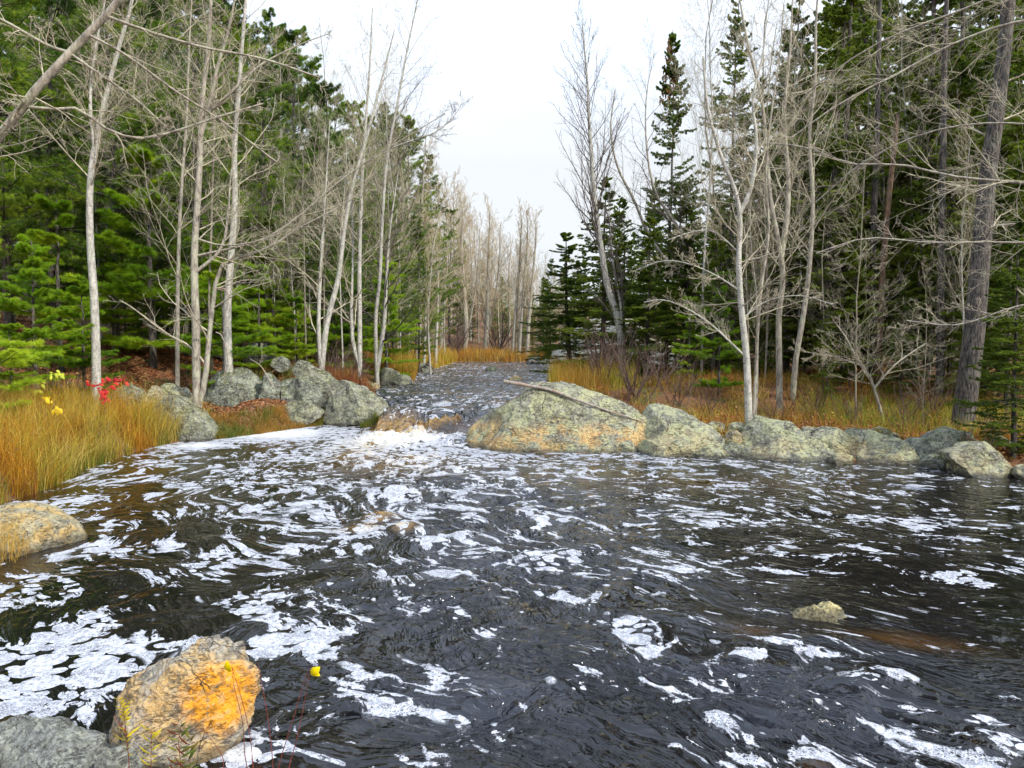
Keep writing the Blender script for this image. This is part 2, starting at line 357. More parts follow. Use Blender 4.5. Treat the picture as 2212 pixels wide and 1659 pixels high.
def ground(x, y):
    x = np.asarray(x, float); y = np.asarray(y, float); sh = x.shape
    x = x.ravel(); y = y.ravel(); d = sdist(x, y)
    left = sm(-(x + 2.5 - 0.3 * sm(y, 40, 90)), -1.5, 1.5)
    out = np.maximum(d, 0)
    n1 = fbm(xyz(x, y), 0.35, 4, 3)
    rise_l = 0.42 * sm(out, 0, 0.9) + 0.14 * np.maximum(out - 1.0, 0) + 0.05 * sm(out, 3, 9) * out
    rise_l = np.where(rise_l > 4.5, 4.5 + (rise_l - 4.5) * 0.15, rise_l)
    # steeper leafy bank by the big rocks
    bank = sm(x, -9, -7.5) * sm(-x, 2.5, 4.5) * sm(y, 17, 19.5) * sm(-y, -30, -24)
    rise_l = rise_l + bank * 0.30 * sm(out, 0.2, 1.3)
    rise_r = 0.38 * sm(out, 0, 0.9) + 0.055 * np.minimum(out, 22)
    z = level(x, y) * np.where(d > 0, np.maximum(sm(y, 19, 23), 0), 1) + np.where(d > 0, rise_l * left + rise_r * (1 - left), 0)
    z = z + np.where(d > 0, n1 * 0.16 * sm(out, 0.1, 2.5) + 0.0, 0)
    z = z + 9.0 * sm(out, 22, 75)
    z = z - np.where(d < 0, 0.7 * sm(-d, 0.0, 1.0), 0)
    z = z - 0.02
    # near bank, where the photographer stands
    z = np.where(y < 2.5, np.maximum(z, 0.1 + 0.3 * sm(2.4 - y, 0, 1.5) * (d > 0)), z) if np.any(y < 2.5) else z
    return z.reshape(sh)
def gz(x, y): return float(ground(np.array([x]), np.array([y]))[0])
_Ys = np.concatenate([np.arange(2.5, 30, 0.05), np.arange(30, 140, 0.25)])
def HIT(px, py, maxY=120):
    """where the line of sight through a photo point first meets the land"""
    a, b, c = ray(px, py); X = a / b * _Ys; Z = EYE + c / b * _Ys
    g = ground(X, _Ys); k = np.nonzero(Z <= g)[0]
    y = _Ys[k[0]] if len(k) else maxY
    return np.array((a / b * y, y, gz(a / b * y, y)))

# ------------------------------------------------------------------ ground sheet
gx = np.concatenate([np.linspace(-400, -62, 14), np.linspace(-60, -16, 60), np.linspace(-15.8, 16, 260), np.linspace(16.4, 60, 60), np.linspace(62, 400, 14)])
gy = np.concatenate([np.linspace(-60, 0, 10), np.linspace(0.5, 40, 330), np.linspace(40.4, 110, 120), np.linspace(113, 900, 24)])
GXX, GYY = np.meshgrid(gx, gy); gzv = ground(GXX, GYY)
gv = np.stack([GXX.ravel(), GYY.ravel(), gzv.ravel()], 1)
def gridf(nx, ny):
    i = np.arange(nx - 1)[None] + np.arange(ny - 1)[:, None] * nx
    return np.stack([i, i + 1, i + 1 + nx, i + nx], -1).reshape(-1, 4)
m, n, b = newmat('forest_floor'); q = NB(n); p = q.pos()
c1 = q.ramp(q.noise(p, 11, 6, 0.75), [(0.3, (0.045, 0.02, 0.010)), (0.48, (0.15, 0.065, 0.026)), (0.62, (0.26, 0.12, 0.045)), (0.75, (0.34, 0.20, 0.09))])
c1 = q.mix(q.step(q.noise(p, 1.3, 4), 0.52, 0.62), c1, q.ramp(q.noise(p, 14, 4), [(0.35, (0.03, 0.04, 0.012)), (0.65, (0.15, 0.13, 0.03))]))
q.link(c1, b.inputs['Base Color']); b.inputs['Roughness'].default_value = 0.9; q.bump(q.noise(p, 16, 6, 0.7), 0.8, 0.06, b)
M['floor'] = m
obj('ground', mesh('ground', gv, gridf(len(gx), len(gy)), M['floor']), kind='structure')

# ------------------------------------------------------------------ water
ys = [1.0]
while ys[-1] < 92: ys.append(ys[-1] + max(0.022, 0.0075 * ys[-1]))
ys = np.array(ys); xs = np.concatenate([np.linspace(-10, 11, 720), np.linspace(11.1, 19, 60)])
WX, WY = np.meshgrid(xs, ys); x = WX.ravel(); y = WY.ravel()
sd = sdist(x, y); lv = level(x, y)
def splat(px, py, rx, ry, z=0.0, pw=1.0, rot=0.0):
    c = G(px, py, z); a = G(px, py - ry, z); b_ = G(px, py + ry, z)
    ryw = abs(a[1] - b_[1]) / 2; rxw = rx * c[1] / F
    dx, dy = x - c[0], y - c[1]
    if rot: dx, dy = dx * math.cos(rot) + dy * math.sin(rot), -dx * math.sin(rot) + dy * math.cos(rot)
    return np.exp(-((dx / rxw) ** 2 + (dy / ryw) ** 2) ** pw)
# foam cover
dens = 0.06 + 0 * x
for (a, b_, rx, ry, v) in [(700, 1050, 620, 120, 0.36), (600, 1180, 420, 90, 0.30), (560, 1330, 330, 90, 0.26), (1100, 1200, 420, 120, 0.26), (1500, 1100, 700, 100, 0.26), (800, 1520, 420, 120, 0.27), (1650, 1480, 500, 130, 0.27), (1800, 1620, 500, 90, 0.29), (1250, 1000, 500, 40, 0.42)]:
    dens = np.maximum(dens, v * splat(a, b_, rx, ry, 0.0, 1.6))
for (a, b_, rx, ry, v) in [
    (600, 936, 190, 22, 1.22), (430, 962, 110, 13, 1.15), (850, 950, 170, 24, 1.15), (940, 978, 260, 34, 0.74), (1100, 985, 160, 22, 0.6), (700, 985, 280, 32, 0.55),
    (560, 1030, 340, 50, 0.50), (900, 1050, 300, 40, 0.45), (300, 1000, 160, 26, 0.5), (1060, 1040, 110, 30, 0.5), (1250, 985, 260, 14, 0.55), (600, 1110, 260, 40, 0.42), (1350, 1030, 170, 26, 0.34),
    (110, 1090, 90, 28, 0.9), (200, 1040, 110, 24, 0.42), (250, 1120, 200, 60, 0.34),
    (80, 1270, 150, 55, 0.62), (90, 1420, 200, 120, 0.93), (180, 1470, 140, 70, 0.8), (40, 1500, 200, 90, 0.92), (250, 1190, 150, 30, 0.55), (430, 1220, 160, 36, 0.48), (600, 1200, 150, 50, 0.42), (560, 1300, 80, 45, 0.75),
    (620, 1385, 140, 38, 0.85), (390, 1395, 90, 22, 0.8), (760, 1360, 60, 60, 0.36), (770, 1460, 60, 30, 0.6), (840, 1530, 60, 36, 0.62), (520, 1635, 95, 34, 1.2), (900, 1640, 80, 30, 0.45), (960, 1320, 60, 25, 0.5), (1060, 1370, 40, 16, 0.6),
    (1200, 1215, 100, 28, 0.75), (930, 1180, 45, 20, 0.85), (1230, 1285, 80, 26, 0.5), (1130, 1560, 50, 26, 0.5), (1380, 1375, 50, 45, 0.85), (1440, 1235, 180, 16, 0.6), (1180, 1110, 100, 20, 0.45), (830, 1145, 120, 22, 0.7), (860, 1075, 60, 16, 0.8), (1080, 1140, 140, 60, 0.24),
    (1640, 1020, 330, 30, 0.34), (1950, 1030, 200, 26, 0.30), (1550, 1050, 100, 20, 0.46), (1500, 1130, 120, 16, 0.55), (1960, 1125, 120, 26, 0.55), (1650, 1190, 60, 16, 0.5), (2050, 1240, 130, 30, 0.45), (1820, 1200, 80, 16, 0.45),
    (1620, 1430, 110, 24, 0.62), (1480, 1400, 60, 14, 0.5), (1900, 1480, 110, 30, 0.64), (1750, 1420, 60, 16, 0.45), (1980, 1540, 60, 30, 0.5), (1950, 1620, 55, 45, 0.55), (2180, 1590, 60, 50, 0.6), (1600, 1640, 110, 30, 0.38), (1560, 1560, 70, 24, 0.5), (2100, 1650, 80, 30, 0.5), (1380, 1500, 60, 30, 0.2)]:
    dens = np.maximum(dens, v * splat(a, b_, rx, ry, 0.0, 1.3))
for (a, b_, rx, ry) in [(360, 1340, 120, 38), (330, 1150, 90, 22), (440, 1140, 90, 16), (1300, 1560, 220, 60), (330, 1085, 70, 12), (620, 1500, 60, 60), (1700, 1560, 120, 50), (1800, 1260, 150, 18)]:
    dens = dens * (1 - 0.85 * splat(a, b_, rx, ry, 0.0, 1.5))
dens = dens * (1 - 0.9 * sm(y, 19.5, 20.1) * sm(-y, -22.6, -21.4) * sm(x, -4.4, -3.9) * sm(-x, 0.9, 1.4))
dens = np.maximum(dens, 1.10 * np.exp(-((y - 19.1) / 0.55) ** 2) * sm(x, -4.6, -3.6) * sm(-x, 1.3, 1.9))
dens = np.where((x > 0.5) & (y < 17) & (dens < 0.2), dens + 0.06 * sm(y, 5, 8), dens)
up_ = sm(lv, 0.1, 0.4)
dens = dens * (1 - up_) + up_ * (0.24 + 0.12 * fbm(xyz(x, y), 0.4, 2, 8))
dens = np.maximum(dens, 0.35 * up_ * sm(sd, -0.6, -0.1))
# turbulence
jet = np.maximum.reduce([splat(900, 1000, 190, 70), splat(1080, 1110, 230, 90), splat(1050, 1280, 330, 120), splat(1100, 1480, 480, 160), splat(1550, 1500, 420, 120, pw=1.2), splat(1950, 1560, 330, 140)])
turb = 0.10 + 0.90 * jet
turb = turb * (1 - up_) + 0.8 * up_
chute = np.exp(-((y - 20.4) / 0.9) ** 2) * sm(x, -4.6, -4.0) * sm(-x, 0.9, 1.6)
foot = np.exp(-((y - 19.5) / 0.8) ** 2) * np.exp(-((x + 3.1) / 0.9) ** 2)
wq = np.stack([fbm(xyz(x, y), 0.45, 2, 21), fbm(xyz(x, y), 0.45, 2, 22)], 1)
xw, yw = x + 0.55 * wq[:, 0], y + 0.55 * wq[:, 1]
# along and across the current
cl = spline([(-3.2, 90, 0), (-2.6, 60, 0), (-2.2, 34, 0), (-2.6, 22, 0), (-2.3, 18, 0), (-1.4, 14.5, 0), (0.6, 11, 0), (3.6, 8.2, 0), (8, 6.0, 0), (14, 4.6, 0), (22, 3.8, 0)], 160)[:, :2]
sl_ = np.r_[0, np.cumsum(np.hypot(*np.diff(cl, axis=0).T))]
bd = np.full(x.shape, 1e9); uu = 0 * x; vv = 0 * x
for i in range(len(cl) - 1):
    a_, b2 = cl[i], cl[i + 1]; dx, dy = b2 - a_; L2 = dx * dx + dy * dy
    t_ = np.clip(((xw - a_[0]) * dx + (yw - a_[1]) * dy) / L2, 0, 1); ex, ey = xw - a_[0] - t_ * dx, yw - a_[1] - t_ * dy; d2 = ex * ex + ey * ey
    k_ = d2 < bd; bd = np.where(k_, d2, bd); uu = np.where(k_, sl_[i] + t_ * math.sqrt(L2), uu); vv = np.where(k_, np.sign(dx * ey - dy * ex) * np.sqrt(d2), vv)
fl = xyz(vv * 1.0, uu * 1.0)
w1 = fbm(fl, 0.9, 3, 31); w2 = 1 - np.abs(pn(fl, 1.9, 33)) * 2.2; w3 = 1 - 2.2 * np.abs(pn(xyz(x + 0.25 * w1, y * 1.2 + 0.25 * w1), 4.2, 35)); w4 = 1 - 2 * np.abs(pn(xyz(x + .1 * w3, y * 1.2), 9.0, 37))
zt = lv + turb * (0.085 * w1 + 0.042 * w2 + 0.022 * w3 * sm(-y, -16, -9) + 0.004 * w4 * sm(-y, -9, -6)) + up_ * (0.05 * w2 * sm(-y, -50, -25))
zt += chute * (0.05 * w2 + 0.02 * w3 + 0.07 * w1) 
zt += foot * (0.05 + 0.08 * w2 + 0.12 * pn(xyz(x, y), 4, 41) + 0.08 * pn(xyz(x, y), 10, 42))
zt += sm(-x, 0.2, 1.6) * sm(x, -4.6, -3.8) * np.exp(-((y - 18.9) / 1.3) ** 2) * (0.07 * w3 + 0.06 * pn(xyz(x, y), 5, 43))
ridge = np.exp(-((y - (19.9 + 0.75 * (x + 2.6))) / 0.22) ** 2) * sm(x, -3.0, -2.6) * sm(-x, 1.35, 1.7)
zt += ridge * (0.16 + 0.1 * w3)
for (a, b_, rx, ry, h) in [(860, 1068, 60, 12, 0.16), (820, 1130, 60, 12, 0.16), (880, 1150, 50, 8, 0.10), (1000, 1040, 120, 10, 0.10), (930, 1178, 60, 12, 0.10), (1760, 1392, 110, 24, 0.06), (1500, 1350, 100, 30, 0.06), (1900, 1475, 120, 26, 0.07), (1650, 1540, 170, 30, 0.05), (1180, 1200, 120, 20, 0.05), (770, 990, 50, 10, 0.12)]:
    zt += h * splat(a, b_, rx, ry)
# amber water: thrown up at the chute, or thin over rocks
tan = np.maximum.reduce([foot * 1.0, 0.75 * chute * sm(-x, 2.3, 3.1) , 0.85 * ridge, 0.7 * splat(800, 960, 80, 16), 0.7 * splat(765, 990, 60, 12), 0.45 * splat(850, 1000, 160, 30), 0.9 * splat(822, 1128, 34, 10), 0.75 * splat(876, 1152, 26, 8), 0.5 * splat(780, 1145, 50, 8),
                         0.35 * up_ * sm(fbm(xyz(x, y * 0.6), 1.2, 2, 61), 0.12, 0.4)])
shal = np.maximum.reduce([0.9 * splat(1960, 1385, 110, 16, rot=-0.3), 0.55 * splat(1620, 1370, 60, 14, rot=-0.3), 0.5 * splat(1560, 1040, 300, 20), 0.35 * splat(300, 1090, 130, 30), 0.7 * sm(sd, -0.5, 0.0), 0.5 * splat(1760, 1655, 40, 10)]) * (1 - up_)
land = sm(sd, 0.3, 1.0); zt = zt - land * 0.6
flowv = np.stack([vv, uu, 0 * x], 1)
wv = np.stack([x, y, zt], 1)
m, n, b = newmat('river_water'); q = NB(n)
pos = q.pos(); fc = q.attr('flowc', 'Vector'); D = q.attr('foam'); TB = q.attr('turb'); TAN = q.attr('tan'); SH = q.attr('shal')
# foam pattern: islands plus lacy strands
ani = q.mix(0.22, q.scale(fc, (1.25, 0.72, 1.0)), q.noise(pos, 1.7, 3, 0.55, 0, True), 'ADD')
isl = q.noise(ani, 2.9, 7, 0.66, 0.15)
lace = q.math('MULTIPLY', q.math('ABSOLUTE', q.math('SUBTRACT', q.noise(ani, 1.8, 5, 0.6, 0.55), 0.5)), 2.0)
lace = q.math('SUBTRACT', 1.0, lace)
big = q.noise(ani, 0.7, 2, 0.5)
pat = q.math('ADD', q.math('MULTIPLY', isl, 0.50), q.math('ADD', q.math('MULTIPLY', lace, 0.44), q.math('MULTIPLY', big, 0.10)))
thr = q.math('SUBTRACT', 0.803, q.math('MULTIPLY', D, 0.262))
thr2 = q.math('ADD', thr, 0.014)
fm = q.step(pat, thr, thr2)
pv = q.mix(0.10, q.scale(pos, (1, 1.25, 1)), q.noise(pos, 3.5, 4, 0.65, 0, True), 'ADD')
pad = q.math('MINIMUM', q.vor(pv, 3.6), q.math('MULTIPLY', q.vor(pv, 7.5), 1.15))
lim = q.math('ADD', 0.30, q.math('MULTIPLY', D, 0.30)); lim = q.math('ADD', lim, q.math('MULTIPLY', q.noise(pos, 1.3, 3), 0.10))
crk = q.step(pad, q.math('ADD', lim, 0.02), lim)
fm = q.math('MULTIPLY', fm, q.math('MAXIMUM', crk, q.math('MAXIMUM', q.step(D, 1.0, 1.15), q.step(D, 0.44, 0.36))))
# round flecks
fv = q.vor(q.mix(0.1, ani, q.noise(ani, 6, 2, 0.5, 0, True), 'ADD'), 4.2)
fs = q.math('MULTIPLY', q.step(fv, 0.20, 0.14), q.step(q.noise(fc, 1.6, 2), 0.50, 0.54))
fv2 = q.vor(q.mix(0.03, ani, q.noise(ani, 20, 2, 0.5, 0, True), 'ADD'), 11.0)
fs2 = q.math('MULTIPLY', q.step(fv2, 0.20, 0.13), q.step(q.noise(fc, 2.7, 2), 0.56, 0.60))
fs = q.math('MAXIMUM', fs, fs2)
fm = q.math('MAXIMUM', fm, q.math('MULTIPLY', fs, q.step(D, 0.03, 0.12)))
# fine streaks on rough fast water
stk = q.noise(ani, 7.0, 5, 0.7, 0.6)
stf = q.math('MULTIPLY', q.step(stk, 0.62, 0.72), q.math('MULTIPLY', q.step(TB, 0.35, 0.8), 0.5))
fm = q.math('MAXIMUM', fm, q.math('MULTIPLY', stf, q.step(D, 0.15, 0.4)))
# bubbles: cells seen only close up
bub = q.vor(pos, 48.0, 'DISTANCE_TO_EDGE'); bub2 = q.vor(pos, 19.0, 'DISTANCE_TO_EDGE')
hole = q.math('MULTIPLY', q.step(q.math('MINIMUM', bub, q.math('MULTIPLY', bub2, 1.6)), 0.06, 0.20), q.step(q.noise(pos, 6, 4, 0.65), 0.38, 0.58))
edgeh = q.math('SUBTRACT', 1.0, q.step(pat, thr, q.math('ADD', thr, 0.10)))
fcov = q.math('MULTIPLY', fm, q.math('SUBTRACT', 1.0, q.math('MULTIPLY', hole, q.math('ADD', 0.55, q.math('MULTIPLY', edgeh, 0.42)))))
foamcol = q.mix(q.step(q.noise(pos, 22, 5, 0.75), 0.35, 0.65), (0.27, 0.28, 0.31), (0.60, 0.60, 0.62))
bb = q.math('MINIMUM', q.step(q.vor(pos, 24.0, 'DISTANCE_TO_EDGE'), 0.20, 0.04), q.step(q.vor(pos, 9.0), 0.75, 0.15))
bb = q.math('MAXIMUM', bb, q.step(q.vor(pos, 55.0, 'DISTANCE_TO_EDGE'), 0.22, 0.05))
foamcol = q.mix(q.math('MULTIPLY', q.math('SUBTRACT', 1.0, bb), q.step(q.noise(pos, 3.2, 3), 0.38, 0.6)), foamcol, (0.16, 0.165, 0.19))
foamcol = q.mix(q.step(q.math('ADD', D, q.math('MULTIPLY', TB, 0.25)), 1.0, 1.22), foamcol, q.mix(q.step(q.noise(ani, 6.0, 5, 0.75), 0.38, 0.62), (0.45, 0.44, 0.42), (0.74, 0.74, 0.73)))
foamcol = q.mix(q.math('MULTIPLY', TAN, q.step(q.noise(pos, 4.5, 5, 0.75), 0.42, 0.62), clamp=True), foamcol, (0.44, 0.33, 0.15))
wcol = q.mix(q.math('MULTIPLY', SH, q.noise(pos, 5, 3), clamp=True), (0.005, 0.0045, 0.005), (0.10, 0.045, 0.010))
tanf = q.math('MULTIPLY', q.math('POWER', TAN, 1.3, clamp=True), q.ramp(q.noise(q.scale(pos, (1, 1, 2)), 6, 6, 0.75), [(0.35, 0.1), (0.62, 1.0)]), clamp=True)
wcol = q.mix(tanf, wcol, (0.42, 0.235, 0.05))
wcol = q.mix(q.math('MULTIPLY', q.step(TB, 0.45, 1.0), q.step(q.noise(pos, 0.8, 3), 0.3, 0.65)), wcol, (0.013, 0.015, 0.021), 'ADD')
q.link(wcol, b.inputs['Base Color']); q.link(q.math('ADD', 0.035, q.math('MULTIPLY', tanf, 0.4)), b.inputs['Roughness']); b.inputs['IOR'].default_value = 1.42
def rid(v, s, d=0.4):
    return q.math('MULTIPLY', q.math('ABSOLUTE', q.math('SUBTRACT', q.noise(v, s, 3, 0.5, d), 0.5)), -2.0)
h = q.math('ADD', q.math('ADD', q.math('MULTIPLY', rid(ani, 2.6, 0.8), 1.25), q.math('MULTIPLY', q.math('MULTIPLY', rid(ani, 8.0, 1.2), q.step(q.noise(pos, 1.1, 2), 0.35, 0.6)), 0.50)), q.math('ADD', q.math('MULTIPLY', q.noise(ani, 24, 2, 0.5, 0.8), 0.07), q.math('MULTIPLY', q.noise(ani, 1.2, 2), 0.9)))
nb = q.bump(h, q.math('ADD', 0.07, q.math('MULTIPLY', TB, 0.68), clamp=True), 0.20, b)
fb = q.new('ShaderNodeBsdfPrincipled'); q.link(foamcol, fb.inputs['Base Color']); fb.inputs['Roughness'].default_value = 0.75; fb.inputs['Specular IOR Level'].default_value = 0.25
fh = q.math('ADD', q.math('MULTIPLY', pat, 0.8), q.math('MULTIPLY', q.noise(pos, 24, 4, 0.7), 0.25))
q.bump(fh, 0.6, 0.08, fb)
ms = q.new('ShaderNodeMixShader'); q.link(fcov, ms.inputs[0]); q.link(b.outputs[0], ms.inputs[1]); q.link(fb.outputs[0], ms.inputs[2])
q.link(ms.outputs[0], n.nodes['Material Output'].inputs[0])
M['water'] = m
wf = gridf(len(xs), len(ys))
keep = (sd[wf] < 0.9).any(1)
wf = wf[keep]; used = np.unique(wf); remap = np.full(len(x), -1); remap[used] = np.arange(len(used))
obj('river_water', mesh('river_water', wv[used], remap[wf], M['water'], True,
    {'foam': ('FLOAT', dens[used]), 'turb': ('FLOAT', turb[used]), 'tan': ('FLOAT', tan[used]), 'shal': ('FLOAT', shal[used]), 'flowc': ('FLOAT_VECTOR', flowv[used])}), kind='structure')
def wz(px_, py_):
    k = np.argmin((x - px_) ** 2 + (y - py_) ** 2); return float(zt[k])

# ------------------------------------------------------------------ rocks
_ico = {}
def ico(n):
    if n not in _ico:
        bm = bmesh.new(); bmesh.ops.create_icosphere(bm, subdivisions=n, radius=1)
        _ico[n] = (np.array([v.co[:] for v in bm.verts]), np.array([[v.index for v in f.verts] for f in bm.faces])); bm.free()
    return _ico[n]
def rock(label, outline, mat, thick, Yf=None, zb=0.0, sub=6, seed=0, rough=0.05, box=0.75, planes=5, lean=0.0, cat='rock', name='boulder', group=None, bottom=0.35, fine=1.0):
    o_ = np.array(outline, float); by = o_[:, 1].max(); ty = o_[:, 1].min()
    if Yf is None: Yf = G(o_[:, 0].mean(), by, zb)[1]
    Yc = Yf + thick * 0.7
    hpx = by - ty
    o_[:, 1] = np.where(o_[:, 1] > by - 0.28 * hpx, o_[:, 1] + bottom * hpx, o_[:, 1])
    W = np.array([P(a, b_, Yc) for a, b_ in o_]); c = W.mean(0); c = np.array([(W[:, 0].max() + W[:, 0].min()) / 2, Yc, (W[:, 2].max() + W[:, 2].min()) / 2])
    th = np.arctan2(W[:, 2] - c[2], W[:, 0] - c[0]); rr_ = np.hypot(W[:, 2] - c[2], W[:, 0] - c[0]); k = np.argsort(th); th, rr_ = th[k], rr_[k]
    v, f = ico(sub); a, d, bz = v[:, 0], v[:, 1], v[:, 2]
    tv = np.arctan2(bz, a); r = np.interp(tv, np.r_[th[-1] - 2 * math.pi, th, th[0] + 2 * math.pi], np.r_[rr_[-1], rr_, rr_[0]])
    rho = np.sqrt(a * a + bz * bz) ** box
    size = rr_.mean()
    dy = np.sign(d) * np.abs(d) ** 0.8
    p_ = np.stack([np.cos(tv) * rho * r, dy * thick, np.sin(tv) * rho * r], 1)
    rng = np.random.default_rng(seed + 5)
    for _ in range(planes):          # broken flat faces
        nn = rng.normal(size=3); nn[1] = -abs(nn[1]) - 0.5; nn[2] = abs(nn[2]) * 0.9; nn /= np.linalg.norm(nn)
        s = p_ @ nn; lim = s.max() * rng.uniform(0.55, 0.82)
        p_ = p_ - np.maximum(s - lim, 0)[:, None] * nn * 0.97
    p_[:, 1] += lean * (p_[:, 2])
    wp = p_ + c
    nd = unit(p_ / np.array([1, 1, 1]))
    amp = rough * size
    blk = fbm(wp * np.array([1, 1, 1.6]), 1.5 / size, 2, seed + 30); stp = np.round(blk * 5) / 5 + (blk - np.round(blk * 5) / 5) * 0.25
    dn = stp * amp * 2.0 + fbm(wp, 1.3 / size, 3, seed) * amp * 1.0 + (0.5 - np.abs(fbm(wp, 2.6 / size, 3, seed + 9))) * amp * 1.0 + fbm(wp, 9 / size, 3, seed + 4) * amp * 0.35 * fine
    wp = wp + nd * (dn - amp * 0.8)[:, None]
    base = np.array([c[0], c[1], zb])
    ob = obj(name, mesh(name, wp - base, f, mat), None, label, cat, group, loc=base)
    return ob
R_ = rock
from mathutils.bvhtree import BVHTree
def on_rock(ob, px, py, off=0.0):
    me = ob.data; bv = BVHTree.FromPolygons([v.co + ob.location for v in me.vertices], [p_.vertices[:] for p_ in me.polygons])
    d = Vector(ray(px, py)).normalized(); h = bv.ray_cast(Vector((0, 0, EYE)), d)
    return None if h[0] is None else np.array(h[0]) + np.array(h[1]) * off
Lm = dict(box=0.7)
BIG = R_('large humped grey green boulder with orange stained foot at the chute, fallen branch across it', [(985,946),(1004,922),(1028,898),(1055,889),(1084,888),(1119,866),(1145,837),(1180,830),(1225,834),(1279,845),(1332,864),(1372,880),(1392,898),(1396,920),(1385,957),(1343,972),(1265,978),(1188,974),(1145,970),(1087,965),(1065,955),(1025,957),(993,954)], M['rock_green'], 1.5, sub=7, seed=1, rough=0.045, planes=6, lean=0.35)
R_('smooth pale lichen boulder right of the big humped boulder', [(1370,925),(1390,896),(1407,874),(1425,870),(1452,873),(1479,885),(1519,912),(1545,928),(1557,945),(1558,965),(1545,984),(1500,984),(1440,980),(1380,975)], M['rock_pale'], 1.0, sub=6, seed=2, rough=0.034, planes=9, lean=0.75)
R_('low flat slab at the waterline below the pale lichen boulder', [(1365,966),(1375,955),(1412,953),(1465,963),(1505,974),(1521,984),(1492,987),(1412,985),(1372,980)], M['rock_pale'], 0.5, sub=5, seed=3, rough=0.04, planes=3, bottom=0.8)
R_('wedge shaped pale slab sloping to the water beneath the pale single tree', [(1591,975),(1608,957),(1618,934),(1648,914),(1658,899),(1688,907),(1728,924),(1741,937),(1768,951),(1801,967),(1818,987),(1808,996),(1775,996),(1708,995),(1641,991),(1598,985)], M['rock_pale'], 1.0, sub=6, seed=4, rough=0.034, planes=10, lean=0.85)
R_('cracked grey ledge block wedged behind the wedge shaped slab', [(1738,940),(1741,924),(1771,927),(1828,937),(1838,951),(1840,968),(1818,985),(1760,975)], M['rock_pale'], 0.6, Yf=15.7, sub=5, seed=5, rough=0.04)
R_('pointed grey boulder with flat sloping face, third large rock along the right shore', [(1828,1003),(1835,977),(1851,954),(1848,943),(1858,929),(1888,934),(1921,944),(1955,954),(1981,971),(2008,990),(2011,1001),(1941,1005),(1875,1005)], M['rock_pale'], 0.9, sub=6, seed=6, rough=0.034, planes=10, lean=0.8)
R_('low dark ledge between the pointed boulder and the blocky boulder at right', [(1945,962),(1965,951),(2008,948),(2108,950),(2135,960),(2100,990),(2040,1000),(1980,998)], M['rock_grey'], 0.7, Yf=14.9, sub=5, seed=7, rough=0.05)
R_('blocky grey boulder with undercut foot standing in the water at right', [(2041,978),(2075,967),(2125,959),(2168,959),(2185,970),(2191,991),(2195,1018),(2158,1032),(2091,1032),(2071,1024),(2062,1004),(2046,993)], M['rock_pale'], 0.65, sub=6, seed=8, rough=0.045, planes=5, bottom=0.2)
R_('small grey rock at the right edge of the photo past the blocky boulder', [(2190,1024),(2200,1012),(2240,1008),(2270,1020),(2270,1036),(2200,1037)], M['rock_pale'], 0.3, sub=5, seed=9)
R_('small tan stone in the gap left of the wedge shaped slab', [(1566,950),(1568,940),(1578,929),(1598,934),(1603,947),(1590,955)], M['rock_tan'], 0.2, Yf=16.4, sub=5, seed=10)
R_('grey stone tucked behind the roots of the pale single tree', [(1520,925),(1532,914),(1556,912),(1568,920),(1560,938),(1530,938)], M['rock_pale'], 0.3, Yf=17.2, sub=5, seed=11)
R_('pale stone under the roots of the pale single tree', [(1572,925),(1585,914),(1610,914),(1622,924),(1612,938),(1580,936)], M['rock_pale'], 0.3, Yf=17.0, sub=5, seed=12)
R_('dark wet stone low in the gap beside the wedge shaped slab', [(1560,975),(1568,960),(1600,958),(1612,970),(1600,984),(1568,984)], M['rock_grey'], 0.25, sub=5, seed=13)
R_('small pale stone at the foot of the pale lichen boulder in the crack', [(1338,972),(1345,955),(1362,952),(1372,962),(1368,978),(1345,979)], M['rock_pale'], 0.25, sub=5, seed=14, rough=0.08)
for k, (ol, zf, l_) in enumerate([([(1500, 985), (1515, 972), (1545, 970), (1572, 980), (1570, 992), (1510, 992)], None, 'small wet stone at the waterline left of the wedge shaped slab'), ([(1795, 1000), (1805, 985), (1828, 980), (1846, 990), (1844, 1003), (1800, 1004)], None, 'small stone at the waterline between the wedge slab and the pointed boulder'),
        ([(1990, 1005), (2004, 990), (2035, 985), (2062, 996), (2060, 1014), (2000, 1014)], None, 'low brown stone at the waterline left of the blocky boulder'), ([(1855, 948), (1880, 936), (1930, 936), (1962, 946), (1950, 960), (1870, 960)], 16.0, 'flat mossy ledge on top of the bank behind the pointed boulder'), ([(2115, 965), (2140, 950), (2200, 950), (2225, 966), (2215, 985), (2130, 985)], 14.6, 'dark ledge behind the blocky boulder at the right edge')]):
    R_(l_, ol, M['rock_grey'] if k > 1 else M['rock_pale'], 0.35 if k < 3 else 0.6, Yf=zf, sub=5, seed=70 + k, rough=0.06, planes=6, bottom=0.5)
# left bank
R_('big dark mossy boulder right of the twin trunk tree', [(440,868),(443,835),(446,827),(468,802),(508,795),(539,805),(561,824),(580,852),(585,877),(565,890),(524,886),(483,880),(446,876)], M['rock_grey'], 1.0, Yf=22.0, zb=.5, sub=6, seed=21, rough=0.05, planes=6)
R_('narrow upright rock against the right side of the big mossy boulder', [(558,825),(564,811),(580,805),(598,818),(603,852),(595,878),(578,878),(568,850)], M['rock_grey'], 0.5, Yf=22.3, zb=.5, sub=5, seed=22, rough=0.06)
R_('mossy rock behind the rounded grey rock on the left bank', [(596,822),(605,806),(623,803),(640,830),(652,866),(645,886),(610,886),(598,860)], M['rock_grey'], 0.6, Yf=22.6, zb=.45, sub=5, seed=23, rough=0.06)
R_('rounded grey rock in the middle of the left bank pile', [(620,828),(636,813),(661,818),(685,843),(692,868),(680,884),(648,880),(630,860)], M['rock_grey'], 0.6, Yf=22.4, zb=.5, sub=5, seed=24, rough=0.05)
